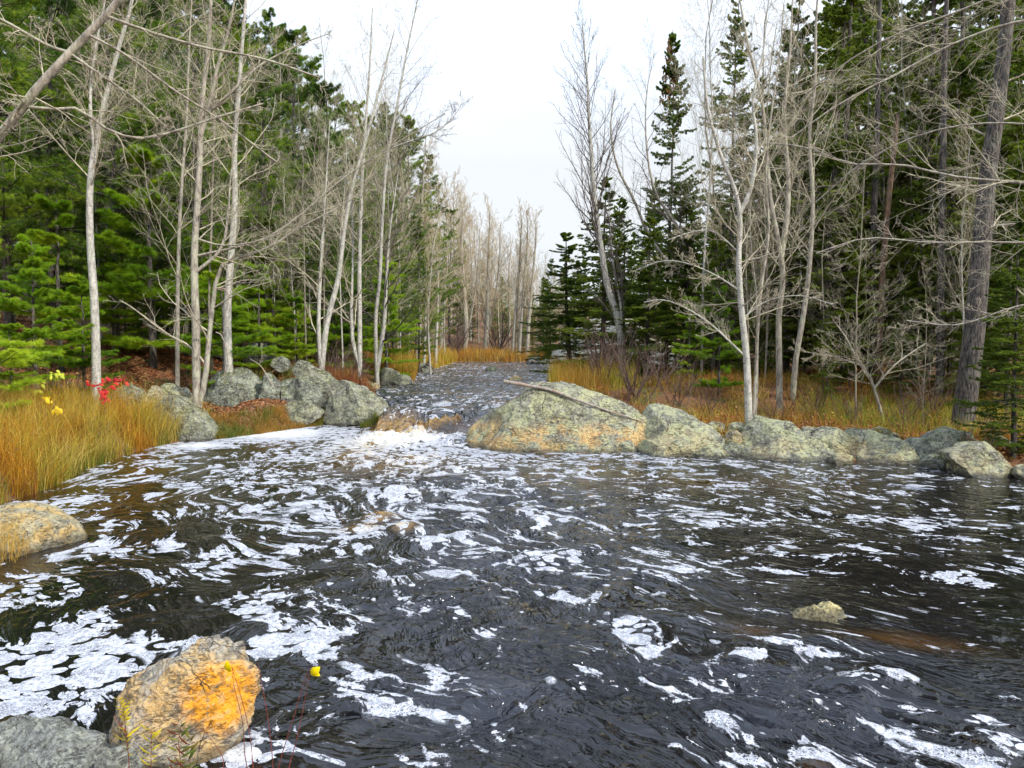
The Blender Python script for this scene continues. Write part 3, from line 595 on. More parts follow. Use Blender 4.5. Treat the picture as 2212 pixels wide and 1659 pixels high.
R_('long tilted slab topping the left bank rock pile', [(632,792),(645,777),(686,796),(717,815),(735,836),(725,861),(702,875),(672,850),(645,818)], M['rock_lich'], 0.7, Yf=23.3, zb=.6, sub=6, seed=25, rough=0.04)
R_('cracked wedge boulder running down to the chute on the left side', [(700,884),(725,846),(735,824),(763,827),(794,846),(825,868),(853,883),(845,893),(779,896),(722,894)], M['rock_lich'], 0.9, Yf=22.0, zb=.4, sub=6, seed=26, rough=0.045, planes=5)
R_('low flat rock in the leaves beneath the rounded grey rock', [(600,893),(605,880),(642,868),(679,877),(700,888),(680,899),(620,900)], M['rock_lich'], 0.5, Yf=21.7, zb=.45, sub=5, seed=27)
R_('dark boulder up the slope behind the left rock pile', [(524,765),(530,750),(541,738),(567,740),(588,762),(582,779),(536,779)], M['rock_grey'], 0.8, Yf=26.5, zb=1.6, sub=5, seed=28)
R_('small grey rock on the leafy slope above the tilted slab', [(587,782),(592,775),(605,770),(623,778),(626,792),(600,796)], M['rock_grey'], 0.4, Yf=25, zb=1.2, sub=5, seed=29)
R_('thin slab lying under the twin trunk tree', [(436,884),(440,872),(468,868),(514,880),(565,894),(540,902),(480,898)], M['rock_grey'], 0.5, Yf=21.2, zb=.5, sub=5, seed=30, bottom=0.2)
R_('lichen covered ledge at the upstream left edge by the orange sedge', [(800,822),(813,801),(841,796),(863,809),(895,822),(905,828),(860,832),(810,832)], M['rock_lich'], 1.0, Yf=35.5, zb=.45, sub=5, seed=31)
R_('flat brown rock at the edge of the still water above the chute', [(776,836),(785,829),(805,828),(822,833),(818,840),(784,841)], M['rock_tan'], 0.5, Yf=31.5, zb=.5, sub=5, seed=32)
R_('mossy rock with dead roots at the upstream left bend', [(896,800),(902,789),(917,784),(930,791),(936,800),(918,804)], M['rock_grey'], 0.8, Yf=52, zb=.55, sub=5, seed=33)
R_('round pale rock standing midstream far up the river', [(1048,800),(1050,794),(1058,791),(1068,791),(1075,796),(1076,800),(1062,802)], M['rock_pale'], 0.6, Yf=54, zb=.58, sub=5, seed=34)
R_('grey rock at the far right shore under drift branches', [(1136,783),(1140,776),(1152,773),(1162,776),(1168,784),(1150,786)], M['rock_grey'], 0.8, Yf=74, zb=.6, sub=5, seed=35)
R_('pale stone beside the far drift branches', [(1166,784),(1170,778),(1182,776),(1192,780),(1194,785),(1180,787)], M['rock_pale'], 0.6, Yf=74, zb=.6, sub=5, seed=36)
R_('brown stone just awash in the upper river', [(1096,820),(1105,815),(1120,814),(1128,819),(1112,823)], M['rock_tan'], 0.35, Yf=40, zb=.55, sub=4, seed=37)
R_('sloping boulder with bright green lichen at the end of the sedge bank', [(310,912),(318,885),(336,862),(367,856),(404,878),(436,903),(467,931),(490,955),(436,958),(373,957),(330,950)], M['rock_lich'], 0.9, Yf=18.3, sub=6, seed=41, rough=0.04, planes=5, lean=0.3)
R_('grey boulder behind the red leaved sapling', [(230,855),(240,836),(258,822),(280,832),(305,856),(314,878),(305,900),(264,890),(238,880)], M['rock_grey'], 0.7, Yf=19.4, zb=.6, sub=6, seed=42, rough=0.05)
R_('small angular orange brown rock on the leafy left bank', [(312,860),(318,842),(326,832),(345,840),(353,855),(345,868),(322,868)], M['rock_tan'], 0.35, Yf=19.9, zb=.8, sub=5, seed=43, rough=0.08)
R_('pale flat topped rock left of the twin trunk tree', [(345,855),(350,830),(360,827),(386,836),(412,854),(410,868),(370,868)], M['rock_pale'], 0.45, Yf=20.0, zb=.8, sub=5, seed=44, rough=0.07)
R_('ochre boulder with dry grass on it at the left edge', [(-90,1180),(-80,1120),(-40,1100),(0,1096),(37,1096),(78,1106),(109,1125),(140,1150),(157,1172),(150,1190),(109,1196),(0,1202),(-70,1205)], M['rock_tan'], 0.75, sub=6, seed=45, rough=0.035, planes=4)
hotc = P(478, 1500, 3.88)
M['rock_hot'] = rockmat('rusty_schist', (0.36, 0.33, 0.28), (0.17, 0.15, 0.12), (0.46, 0.36, 0.20), 0.40, (0.55, 0.33, 0.10), 0.75, 0.9, 4.4, 2.2, 0.0, None, 1.0,
    (tuple(hotc), 0.21, (0.80, 0.33, 0.015)))
FRONT = R_('big foreground boulder with bright orange rust patch, foam round its foot', [(213,1560),(227,1520),(272,1472),(313,1446),(351,1438),(415,1442),(491,1446),(527,1456),(543,1478),(553,1523),(544,1561),(526,1590),(480,1612),(430,1632),(400,1652),(340,1659),(287,1656),(245,1636),(221,1599)], M['rock_hot'], 0.36, Yf=3.95, sub=7, seed=51, rough=0.06, planes=8, bottom=0.12, fine=1.3)
R_('small craggy ochre rock just behind the big foreground boulder', [(392,1430),(398,1408),(412,1391),(442,1380),(471,1385),(505,1392),(535,1391),(530,1412),(510,1440),(440,1450)], M['rock_hot'], 0.16, Yf=4.75, sub=6, seed=52, rough=0.09, planes=5, bottom=0.5)
R_('grey layered rock in the bottom left corner', [(-150,1640),(-90,1590),(0,1582),(57,1579),(113,1589),(162,1610),(215,1636),(225,1690),(180,1760),(0,1780),(-120,1760)], M['rock_dark'], 0.40, Yf=3.75, zb=0.05, sub=7, seed=53, rough=0.05, planes=6, bottom=0.1)
R_('low brown rock awash at the left foot of the big foreground boulder', [(205,1655),(215,1632),(250,1622),(290,1640),(300,1668),(260,1690),(220,1690)], M['rock_dark'], 0.12, Yf=3.75, sub=5, seed=54)
hc_ = on_rock(FRONT, 478, 1500)
if hc_ is not None:
    hn_ = M['rock_hot'].node_tree.nodes['hot_centre']; hn_.inputs[1].default_value = tuple(hc_ + 0.08)
R_('wet yellow topped rock breaking the surface at lower right', [(1692,1350),(1731,1322),(1775,1316),(1821,1315),(1838,1335),(1828,1353),(1795,1358),(1730,1352)], M['rock_yel'], 0.26, Yf=6.2, sub=6, seed=55, rough=0.09, bottom=1.2)
R_('large pale ledge sloping behind the leaning white birch', [(1180,775),(1200,752),(1225,735),(1245,705),(1275,690),(1320,690),(1380,705),(1440,735),(1470,775),(1300,780)], M['rock_far'], 5.0, Yf=40, zb=1.0, sub=6, seed=56, rough=0.06, planes=4, lean=0.9, cat='rock ledge', name='rock_ledge')

# ------------------------------------------------------------------ trees
def bare_parts(rng, trunk, r0, r1, m=(20, 7, 5), t0=0.3, ang=(28, 52), lr=(0.30, 0.42, 0.45), up=0.5, rr=0.28, tw=0.004, extra=None, ang2=(25,60)):
    tp = trunk[None]; tr = np.linspace(1, 0, len(trunk)) ** 0.85 * (r0 - r1) + r1
    tr = tr[None]
    tm = tubes(tp, tr, 9)
    parts = []
    A, RA = sprout(rng, tp, tr, m[0], t0, 0.985, ang, lr[0], 8, up, 0.10, rr, rmin=tw * 1.6)
    if extra is not None:
        for e, (ra, rb) in extra:
            ee = e[None]; er = np.linspace(ra, rb, len(e))[None]
            tmE = tubes(ee, er, 7); tm = join([tm, tmE])
            a2, r2 = sprout(rng, ee, er, max(8, int(m[0] * 0.75)), 0.12, 0.99, ang2, max(0.3, lr[0] * 1.5), 8, up * 0.6, 0.12, max(rr, 0.4), rmin=tw * 1.6)
            A = np.concatenate([A, a2]); RA = np.concatenate([RA, r2])
    parts.append(tubes(A, RA, 5))
    B, RB = sprout(rng, A, RA, m[1], 0.15, 0.97, ang2, lr[1], 5, up * 0.6, 0.14, 0.55, rmin=tw * 1.2); parts.append(tubes(B, RB, 3))
    Cc, RC = sprout(rng, B, RB, m[2], 0.1, 0.95, ang2, lr[2], 4, up * 0.5, 0.16, 0.6, rmin=tw); parts.append(tubes(Cc, RC, 3))
    return tm, join(parts)
def wob_trunk(rng, h, n=14, w=0.02, lean=(0, 0)):
    t = np.linspace(0, 1, n); p_ = np.zeros((n, 3)); p_[:, 2] = t * h
    for ax in (0, 1):
        p_[:, ax] = h * (w * np.sin(t * rng.uniform(3, 7) + rng.uniform(0, 6)) * t + lean[ax] * t) + np.cumsum(rng.normal(0, 0.0035 * h, n)) * t
    return p_
def bare_proto(seed, h, mat_t, mat_b, r0=0.07, **k):
    rng = np.random.default_rng(seed); tr = wob_trunk(rng, h)
    a, b_ = bare_parts(rng, tr, r0, 0.012, **k)
    return (mesh('trunk', *a, mat_t), mesh('branches', *b_, mat_b), h)
BARE = [bare_proto(100, 15, M['saplingbark'], M['twig'], r0=0.045, m=(30, 9, 7), tw=0.0035), bare_proto(101, 14, M['birch'], M['twig'], r0=0.05, tw=0.0035, m=(32, 9, 6), ang=(22, 40), t0=0.35),
        bare_proto(102, 13, M['saplingbark'], M['twig'], r0=0.04, tw=0.0035, m=(30, 9, 7), t0=0.15, ang=(35, 70), up=0.25), bare_proto(103, 16, M['birch'], M['twig'], r0=0.05, tw=0.0035, m=(30, 9, 6), ang=(18, 38), t0=0.3, up=0.7), bare_proto(104, 14, M['saplingbark'], M['topwig'], r0=0.045, m=(30, 9, 6), ang=(30, 70), t0=0.2, up=0.3)]
FARB = [bare_proto(110, 17, M['greybark'], M['farwig'], r0=0.14, m=(30, 8, 6), ang=(14, 34), t0=0.22, up=0.8, tw=0.008, lr=(0.36, 0.4, 0.45)),
        bare_proto(111, 16, M['birch'], M['farwig'], r0=0.15, m=(26, 8, 6), ang=(18, 38), t0=0.3, up=0.8, tw=0.008, lr=(0.32, 0.42, 0.45)),
        bare_proto(112, 13, M['greybark'], M['farwig'], r0=0.10, m=(26, 8, 6), ang=(22, 50), t0=0.12, up=0.5, tw=0.010, lr=(0.34, 0.42, 0.45))]
def tree_root(name, loc, label, cat, group=None, rz=0.0, s=1.0):
    r = bpy.data.objects.new(name, None); C.objects.link(r); r.location = loc; r.rotation_euler = (0, 0, rz); r.scale = (s,) * 3 if not isinstance(s, tuple) else s
    r.empty_display_size = 0.3
    return tag(r, label, cat, group)
def put_parts(r, parts):
    for nm, me in parts: obj(nm, me, r)

def conifer(seed, h, kind, low=0.08, dens=1.0):
    rng = np.random.default_rng(seed); tr = wob_trunk(rng, h, 14, 0.008); tp = tr[None]
    R0 = 0.008 * h + 0.02; rad = (np.linspace(R0, 0.012, 14))[None]
    n = int(h * (8.5 if kind == 'pine' else 11) * dens)
    t = np.sort(rng.random(n)) * (0.985 - low) + low
    if kind == 'pine':   # whorls
        t = np.round(t * h / 0.62) * 0.62 / h + rng.normal(0, 0.003, n); t = np.clip(t, low, 0.985)
    az = rng.random(n) * 2 * math.pi
    s = t * 13; i = np.clip(s.astype(int), 0, 12); u = (s - i)[:, None]; st = tr[i] * (1 - u) + tr[i + 1] * u
    if kind == 'pine':
        ln = h * 0.20 * (1 - t) ** 0.6 * (0.55 + 0.45 * sm(t, low, low + 0.25)) * rng.uniform(0.55, 1.25, n) + 0.25
        el = np.radians(rng.uniform(0, 18, n) + 35 * t ** 2)
        upc, drp = 0.25, 0
    else:
        ln = h * 0.20 * (1 - t) ** 0.8 * rng.uniform(0.6, 1.2, n) * (0.6 + 0.4 * sm(t, low, low + 0.2)) + 0.12
        el = np.radians(rng.uniform(-26, 0, n) + 45 * t ** 2)
        upc, drp = 0.30, 0
    cur = np.stack([np.cos(az) * np.cos(el), np.sin(az) * np.cos(el), np.sin(el)], 1)
    nb_ = 7; B = np.zeros((n, nb_, 3)); B[:, 0] = st
    for k in range(1, nb_):
        cur = unit(cur + np.array([0, 0, upc / nb_]) + rng.normal(size=cur.shape) * 0.05); B[:, k] = B[:, k - 1] + cur * (ln / (nb_ - 1))[:, None]
    RB = np.maximum(0.0105 * ln[:, None] * np.linspace(1, 0.3, nb_)[None] + 0.003, 0.004)
    tm = join([tubes(tp, rad, 8), tubes(B, RB, 4)])
    if kind == 'pine':
        T, RT = sprout(rng, B, RB, 13, 0.18, 1.0, (35, 65), 0.34, 4, 0.12, 0.08, 0.5, flat=0.14)
        T2, _ = sprout(rng, T, RT, 5, 0.25, 1.0, (30, 55), 0.5, 3, 0.15, 0.08, 0.5, flat=0.22)
        v1 = needles(rng, T, 4, 7, 0.11, 0.010, 0.3, 0.8); v2 = needles(rng, T2, 4, 7, 0.11, 0.010, 0.15, 0.8)
        fo = join([v1, v2])
    else:
        T, RT = sprout(rng, B, RB, 12, 0.12, 1.0, (45, 70), 0.30, 4, -0.1, 0.06, 0.5, flat=0.18)
        T2, _ = sprout(rng, T, RT, 5, 0.2, 1.0, (40, 60), 0.4, 3, -0.25, 0.06, 0.5, flat=0.3)
        fo = join([needles(rng, T, 7, 5, 0.062, 0.023, 0.1, 0.9), needles(rng, T2, 6, 5, 0.062, 0.023, 0.05, 0.9), needles(rng, B, 9, 6, 0.06, 0.022, 0.3, 0.9)])
    return tm, fo, h
def con_proto(seed, h, kind, mat, **k):
    a, f, h = conifer(seed, h, kind, **k); return (mesh('trunk', *a, M['darkbark']), mesh('crown', *f, mat, False), h)
PINE = [con_proto(200, 15, 'pine', M['pine'], low=0.10), con_proto(201, 13, 'pine', M['pine'], low=0.05), con_proto(202, 17, 'pine', M['pine'], low=0.16)]
YPINE = [con_proto(203, 6, 'pine', M['pine_bright'], low=0.06), con_proto(204, 7.5, 'pine', M['pine_bright'], low=0.05)]
SPR = [con_proto(210, 14, 'spruce', M['spruce'], low=0.12), con_proto(211, 12, 'spruce', M['spruce'], low=0.04), con_proto(212, 17, 'spruce', M['spruce'], low=0.22, dens=0.75)]

_first = {}
def plant(proto, key, name, loc, label, cat, group, h=None, rz=0.0, widen=1.0):
    tm, cm, ph = proto; s = 1.0 if h is None else h / ph
    if key in _first:
        r = copy_tree(_first[key]); r.name = name
    else:
        r = tree_root(name, (0, 0, 0), label, cat, group); put_parts(r, [('trunk', tm), (cm.name.split('.')[0], cm)]); _first[key] = r
    r.location = loc; r.rotation_euler = (0, 0, rz); r.scale = (s * widen, s * widen, s)
    tag(r, label, cat, group); return r
def at_px(px, Y):
    X = (px - CX) / F * Y * 1.0
    a, b_, _ = ray(px, 700); X = a / b_ * Y
    return np.array((X, Y, gz(X, Y) - 0.08))
def topz(py, Y): return P(CX, py, Y)[2]
rnd = random.Random(4)
MARKS = [(207, 'the white birch behind the red sapling'), (435, 'the pale twin trunk tree'), (700, 'the birch pair leaning right'), (776, 'the straight birch by the slope'), (898, 'the tree on the mossy rock'), (1050, 'the middle of the far sedge'), (1125, 'the three straight far trunks'), (1345, 'the tall leaning white birch'), (1616, 'the pale single shore tree'), (1700, 'the wavy lichen trunk pair'), (1900, 'the orange barked snag'), (2085, 'the thick furrowed trunk')]
ORD = ['first', 'second', 'third', 'fourth', 'fifth', 'sixth', 'seventh', 'eighth', 'ninth', 'tenth', 'eleventh', 'twelfth']
def relabel(items, what):
    """items: (px, object); label each by the traced tree it stands nearest to"""
    by = {}
    for px, ob in items:
        k = min(range(len(MARKS)), key=lambda j: abs(MARKS[j][0] - px)); by.setdefault((k, px < MARKS[k][0]), []).append((abs(px - MARKS[k][0]), ob))
    for (k, lf), L_ in by.items():
        L_.sort(key=lambda t: t[0])
        for j, (_, ob) in enumerate(L_):
            side = 'left' if lf else 'right'
            ob['label'] = f"{what}, {'just' if len(L_) == 1 else ORD[min(j, 11)]} {'' if len(L_) == 1 else 'to the '}{side} of {MARKS[k][1]}"
def row(lst, protos, pk, name, cat, label, group, what=None):
    its = []
    for k, (px, Y, ty) in enumerate(lst):
        c = at_px(px, Y); i = (k * 7 + int(px)) % len(protos)
        its.append((px, plant(protos[i], pk + str(i), name, c, label, cat, group, h=topz(ty, Y) - c[2], rz=rnd.random() * 6.28)))
    if what: relabel(its, what)
# --- left pines, front row
row([(20, 24, -330), (120, 27, -260), (250, 25, -180), (345, 30, -140), (430, 27, -60), (-90, 22, -300)], PINE, 'pine', 'pine_tree', 'pine tree',
    'tall green pine in the front of the left wood behind the sedge bank', 'tall pines on the left bank', 'front row green pine')
row([(520, 33, 20), (575, 30, 120), (640, 36, 60), (700, 34, 180), (470, 40, -60), (610, 44, 40)], PINE, 'pine', 'pine_tree', 'pine tree',
    'green pine in the left wood behind the mossy boulders', 'pines behind the boulder pile', 'green pine behind the boulders')
row([(760, 44, 220), (800, 48, 245), (850, 52, 235), (885, 60, 250), (925, 66, 340), (740, 56, 200), (830, 66, 240), (905, 50, 470)], PINE, 'pine', 'pine_tree', 'pine tree',
    'olive green pine on the left bank towards the river bend', 'pines towards the bend', 'olive green pine')
row([(60, 36, -200), (180, 40, -260), (300, 42, -150), (400, 46, -80), (520, 50, 0), (0, 44, -200), (230, 52, -140), (350, 58, -60), (450, 60, 0), (560, 62, 60), (680, 60, 150), (120, 56, -180), (-60, 34, -200), (620, 74, 150), (500, 80, 40), (380, 74, -40), (260, 72, -100), (60, 70, -150), (160, 76, -150)], PINE, 'pine', 'pine_tree', 'pine tree',
    'dark pine standing deep in the left wood', 'pines deep in the left wood')
row([(150, 31, 420), (290, 33, 380), (390, 30, 480), (30, 30, 430), (560, 36, 400), (480, 34, 470), (640, 32, 560), (720, 40, 520), (230, 38, 300), (800, 46, 560), (880, 58, 600)], SPR[:2], 'spruceA', 'spruce_tree', 'spruce tree',
    'small dark spruce in the shade beneath the left pines', 'understory spruces on the left', 'small shaded spruce')
# --- young bright pines at the left
for (px, Y, ty, lb) in [(-40, 15.5, 470, 'young pine with bright yellow green boughs at the left edge'), (75, 19, 520, 'young pine with layered bright boughs behind the sedge'), (180, 20.5, 620, 'low young pine with bright boughs in front of the white trunk'),
                        (330, 24.5, 330, 'young pine with soft green boughs left of the twin trunk tree'), (480, 23.2, 560, 'young pine whose lowest bough crosses the twin trunks'), (560, 26, 570, 'young pine with bright boughs over the mossy boulder'), (835, 38, 560, 'young pine with bright boughs leaning over the orange sedge'), (640, 27, 640, 'low feathery young pine above the tilted slab'), (20, 18, 700, 'lowest bright young pine at the back of the sedge by the left edge'), (130, 23, 430, 'taller bright young pine left of the white birch'), (250, 25, 560, 'bright young pine right of the white birch'), (400, 27, 420, 'soft green young pine behind the twin trunk tree'), (720, 34, 560, 'soft green young pine between the birch pair and the straight birch'), (590, 30, 480, 'bright green young pine above the boulder pile')]:
    c = at_px(px, Y); i = int(px) % 2
    plant(YPINE[i], 'ypine' + str(i), 'young_pine', c, lb, 'pine tree', 'young pines on the left bank', h=topz(ty, Y) - c[2], rz=rnd.random() * 6.28, widen=1.5)
row([(px, Y, ty) for px, Y, ty in zip(range(-100, 900, 42), [86, 96, 104, 90, 100] * 5, [380, 300, 420, 340, 400] * 5)], SPR[:2], 'spruceA', 'spruce_tree', 'spruce tree',
    'distant dark spruce at the back of the left wood', 'spruces at the back of the left wood')
row([(px, Y, ty) for px, Y, ty in zip(range(1330, 2300, 42), [80, 92, 100, 86, 96] * 5, [420, 500, 380, 460, 400] * 5)], SPR[:2], 'spruceA', 'spruce_tree', 'spruce tree',
    'distant dark spruce at the back of the right wood', 'spruces at the back of the right wood')
row([(1540, 25, 430), (1640, 24.5, 330), (1780, 23, 260), (1840, 22, 420), (1900, 23.5, 200), (1980, 22, 350), (2040, 23, 120), (2130, 21, 260), (2180, 18.5, 330), (1720, 26, 100), (1480, 29, 480), (2090, 19.5, 560), (1950, 20.5, 600), (1790, 21, 640), (1460, 38, 480), (1540, 36, 420), (1640, 36, 380), (1720, 30, 420), (1800, 30, 300), (1880, 36, 350), (1960, 32, 400), (2080, 30, 380), (2140, 34, 300), (1590, 44, 480), (1420, 44, 500), (1700, 48, 400), (1820, 46, 350), (2000, 40, 280)], SPR[:2], 'spruceA', 'spruce_tree', 'spruce tree',
    'middling green spruce', 'middle row spruces on the right', 'middling green spruce')
row([(30, 28, 300), (100, 32, 250), (200, 30, 380), (270, 28, 450), (360, 33, 300), (410, 36, 200), (500, 30, 350), (600, 34, 330), (660, 40, 380), (740, 38, 400), (790, 42, 450), (850, 44, 430), (540, 38, 250), (690, 48, 300), (150, 40, 150), (330, 26.5, 560), (-30, 26, 400)], PINE[:2], 'pine', 'pine_tree', 'pine tree',
    'middling green pine', 'middle row pines on the left', 'middling green pine')
row([(1190, 62, 610), (1215, 72, 560), (1240, 58, 600), (1262, 66, 540), (1285, 60, 580), (1310, 64, 560), (1335, 70, 540), (1360, 60, 560), (1175, 84, 600), (1390, 66, 520), (1420, 58, 560), (1250, 80, 570), (1300, 86, 560)], SPR[:2], 'spruceA', 'spruce_tree', 'spruce tree',
    'green spruce beyond the pale ledge', 'spruces beyond the pale ledge', 'green spruce beyond the ledge')
# --- right conifers
row([(1700, 27, -40), (1790, 24, -120), (1870, 28, -200), (1960, 25, -160), (2060, 24, -320), (2150, 27, -250), (1640, 33, 150), (2250, 20, -200), (2010, 30, -200), (1830, 33, -80)], SPR, 'spruceA', 'spruce_tree', 'spruce tree',
    'tall dark spruce in the right wood behind the ochre grass', 'tall spruces on the right bank', 'tall dark spruce')
row([(1690, 42, 60), (1760, 40, -60), (1900, 46, -120), (1990, 50, -160), (2100, 42, -200), (2200, 40, -200), (1600, 50, 250), (1840, 56, -60), (2060, 60, -120), (1560, 60, 420), (1680, 66, 240), (2180, 60, -100), (1950, 70, 0), (1760, 74, 150), (1500, 70, 500)], SPR, 'spruceA', 'spruce_tree', 'spruce tree',
    'dark spruce deep in the right wood', 'spruces deep in the right wood')
row([(1740, 25, 560), (1850, 22.5, 600), (1940, 26, 520), (1560, 29, 600), (1500, 33, 520), (1660, 31, 500), (2030, 28, 560), (1380, 34, 560), (1600, 24.5, 690)], SPR[:2], 'spruceA', 'spruce_tree', 'spruce tree',
    'small spruce growing under the taller trees on the right', 'understory spruces on the right', 'small green spruce')
for (px, Y, ty, lb, i, wd) in [(1440, 31, 70, 'tall narrow spruce with rusty cone laden top against the sky', 0, 0.75), (1572, 34, -30, 'tall thin spruce with sparse grey crown against the sky', 2, 0.8),
                         (1300, 28.5, 380, 'broad dark spruce with drooping skirts over the right shore', 1, 1.5), (1232, 31, 500, 'low dark spruce leaning over the river bend', 1, 2.0), (1395, 27, 470, 'full green spruce with boughs to the ground right of the white birch', 1, 1.5), (1480, 30, 400, 'full green spruce behind the bare maple', 1, 1.5), (1550, 27, 480, 'broad green spruce behind the young pine', 1, 1.5), (1350, 33, 430, 'dark spruce between the white birch and the narrow spruce', 1, 1.1),
                         (2200, 14.5, 470, 'dark green spruce filling the right edge of the photo', 1, 1.2)]:
    c = at_px(px, Y); plant(SPR[i], 'spruceA' + str(i), 'spruce_tree', c, lb, 'spruce tree', None, h=topz(ty, Y) - c[2], rz=rnd.random() * 6.28, widen=wd)
_r = next(o_ for o_ in C.objects if o_.get('label', '').startswith('tall narrow spruce with rusty')); _rg = np.random.default_rng(5); _h = SPR[0][2]
_n = 260; _t = _rg.uniform(0.80, 0.985, _n); _a = _rg.random(_n) * 6.28; _w = _h * 0.20 * (1 - _t) ** 0.8 * _rg.uniform(0.3, 0.8, _n)
_st = np.stack([np.cos(_a) * _w, np.sin(_a) * _w, _t * _h], 1); _cn = np.stack([_st, _st - np.array([0, 0, 0.14])], 1)
obj('cones', mesh('cones', *tubes(_cn, np.tile([0.05, 0.02], (_n, 1)), 5), M['rust']), _r)
for (px, Y, ty, lb) in [(1555, 21.5, 590, 'young bright green pine left of the pale single tree'), (1490, 25, 640, 'low feathery young pine behind the ochre grass')]:
    c = at_px(px, Y); plant(YPINE[0], 'ypine0', 'young_pine', c, lb, 'pine tree', 'young pines on the right bank', h=topz(ty, Y) - c[2], rz=rnd.random() * 6.28, widen=1.2)
# --- far wood at the bend
far = []
for k in range(32):
    px = 955 + 260 * (k + 0.5) / 32 + rnd.uniform(-8, 8)
    Y = rnd.uniform(84, 118)
    base = np.interp(px, [950, 1000, 1050, 1085, 1110, 1130, 1160, 1200, 1230], [330, 400, 430, 470, 540, 480, 520, 560, 590])
    far.append((px, Y, base + rnd.uniform(0, 90)))
row(far, FARB, 'farbare', 'bare_tree', 'tree', 'slender bare grey tree behind the golden sedge at the river bend', 'bare trees at the bend')
row([(970, 90, 450), (1000, 120, 520), (1040, 125, 560), (1100, 120, 600), (1190, 118, 560), (1220, 100, 580), (1150, 126, 620), (1070, 95, 640), (1130, 100, 660), (1020, 92, 650), (1150, 90, 640), (1180, 88, 600), (1000, 94, 600), (1085, 104, 600)], PINE, 'pine', 'pine_tree', 'pine tree', 'distant pine behind the bare trees at the bend', 'distant pines at the bend')
row([(px, Y, ty) for px, Y, ty in [(940, 62, 380), (915, 54, 420), (960, 74, 440), (880, 58, 260), (860, 48, 330), (1210, 66, 600), (1235, 70, 560), (930, 48, 520)]], FARB, 'farbare', 'bare_tree', 'tree', 'bare grey tree on the shore towards the river bend', 'bare trees along the upper shore', 'bare shore tree')
# --- bare trees threaded through both woods
lb = []
for (a, b_, n_, y0, y1, t0_, t1_) in [(40, 460, 9, 21, 34, -150, 120), (520, 900, 15, 26, 46, 60, 300), (600, 930, 11, 27, 44, 160, 420), (300, 620, 5, 24, 34, 60, 300), (1480, 2200, 12, 22, 34, -150, 120), (1560, 2150, 8, 17, 24, 250, 600)]:
    for k in range(n_):
        px = a + (b_ - a) * (k + rnd.random()) / n_; Y = rnd.uniform(y0, y1); lb.append((px, Y, rnd.uniform(t0_, t1_), a, t1_))
bl = {}
for (px, Y, ty, a, t1_) in lb:
    c = at_px(px, Y)
    if sdist(np.array([c[0]]), np.array([c[1]]))[0] < 0.8: continue
    if a < 250: l_, g_ = 'thin bare grey tree among the left pines behind the sedge bank', 'bare trees among the left pines'
    elif a < 1000 or (a == 300): l_, g_ = 'slender pale bare tree on the left bank above the chute', 'bare trees above the chute'
    elif t1_ < 200: l_, g_ = 'tall bare grey tree among the right spruces', 'bare trees among the right spruces'
    else: l_, g_ = 'thin bare sapling at the front edge of the right wood', 'bare saplings along the right wood'
    i = int(px * 3) % 5
    ob_ = plant(BARE[i], 'bare' + str(i), 'bare_tree' if t1_ < 500 else 'bare_sapling', c, l_, 'tree' if t1_ < 500 else 'sapling', g_, h=topz(ty, Y) - c[2], rz=rnd.random() * 6.28)
    bl.setdefault(g_, []).append((px, ob_))
for g_, its in bl.items(): relabel(its, {'bare trees among the left pines': 'thin bare grey tree', 'bare trees above the chute': 'slender pale bare tree', 'bare trees among the right spruces': 'tall bare grey tree', 'bare saplings along the right wood': 'thin bare sapling'}[g_])

# --- individual bare trees traced on their own trunks
def hero(label, pts, Y, r0, r1=0.02, bark_='greybark', tw='twig', seed=0, extra=(), name='bare_tree', m=(26, 9, 6), t0=0.3, ang=(28, 55), lr=(0.26, 0.45, 0.45), up=0.4, twr=0.0035, cat='tree', rooted=True, ang2=(25, 60), rr=0.26):
    W = np.array([P(a, b_, Y) for a, b_ in pts]); rng = np.random.default_rng(seed)
    if rooted: W[0, 2] = gz(W[0, 0], Y) - 0.12
    W[1:, 1] += np.cumsum(rng.normal(0, 0.06, len(W) - 1))
    tr = spline(W, 30); base = tr[0].copy()
    ex = []
    for e in extra:
        We = np.array([P(a, b_, Y) for a, b_ in e[0]]); k = np.argmin(np.linalg.norm(tr[:, [0, 2]] - We[0][[0, 2]], axis=1)); We[0] = tr[k]
        We[1:, 1] += (tr[k][1] - Y) + np.linspace(0, 1, len(We) - 1) * e[2]
        ex.append((spline(We, 16) - base, (e[1], 0.010)))
    a, b_ = bare_parts(rng, tr - base, r0, r1, m=m, t0=t0, ang=ang, lr=lr, up=up, tw=twr, extra=ex or None, ang2=ang2, rr=rr)
    r = tree_root(name, base, label, cat)
    put_parts(r, [('trunk', mesh('trunk', *a, M[bark_])), ('branches', mesh('branches', *b_, M[tw]))])
    return r
hero('thick pale limb of a tree leaning in from the left edge at the top', [(-560, 1150), (-430, 830), (-240, 540), (0, 270), (70, 200), (150, 100), (232, 8), (330, -110)], 7.2, 0.072, 0.028, 'greybark', 'twig', 1,
     extra=[([(52, 215), (110, 232), (150, 225), (200, 262), (250, 278), (290, 270), (350, 245), (430, 210), (520, 175)], 0.017, 0.6), ([(236, 40), (300, 55), (400, 68), (520, 72), (640, 95)], 0.016, 0.8), ([(190, 68), (260, 110), (330, 160), (420, 215), (520, 290)], 0.013, 1.0), ([(150, 100), (90, 90), (30, 60), (-40, 40)], 0.018, -0.5),
            ([(130, 130), (200, 150), (270, 200), (330, 260)], 0.014, 0.3), ([(90, 190), (40, 230), (-30, 300)], 0.02, 0.1)], m=(20, 6, 5), t0=0.45, lr=(0.15, 0.5, 0.5), up=0.0, twr=0.0022, ang=(40, 80), ang2=(30, 70), rr=0.2)
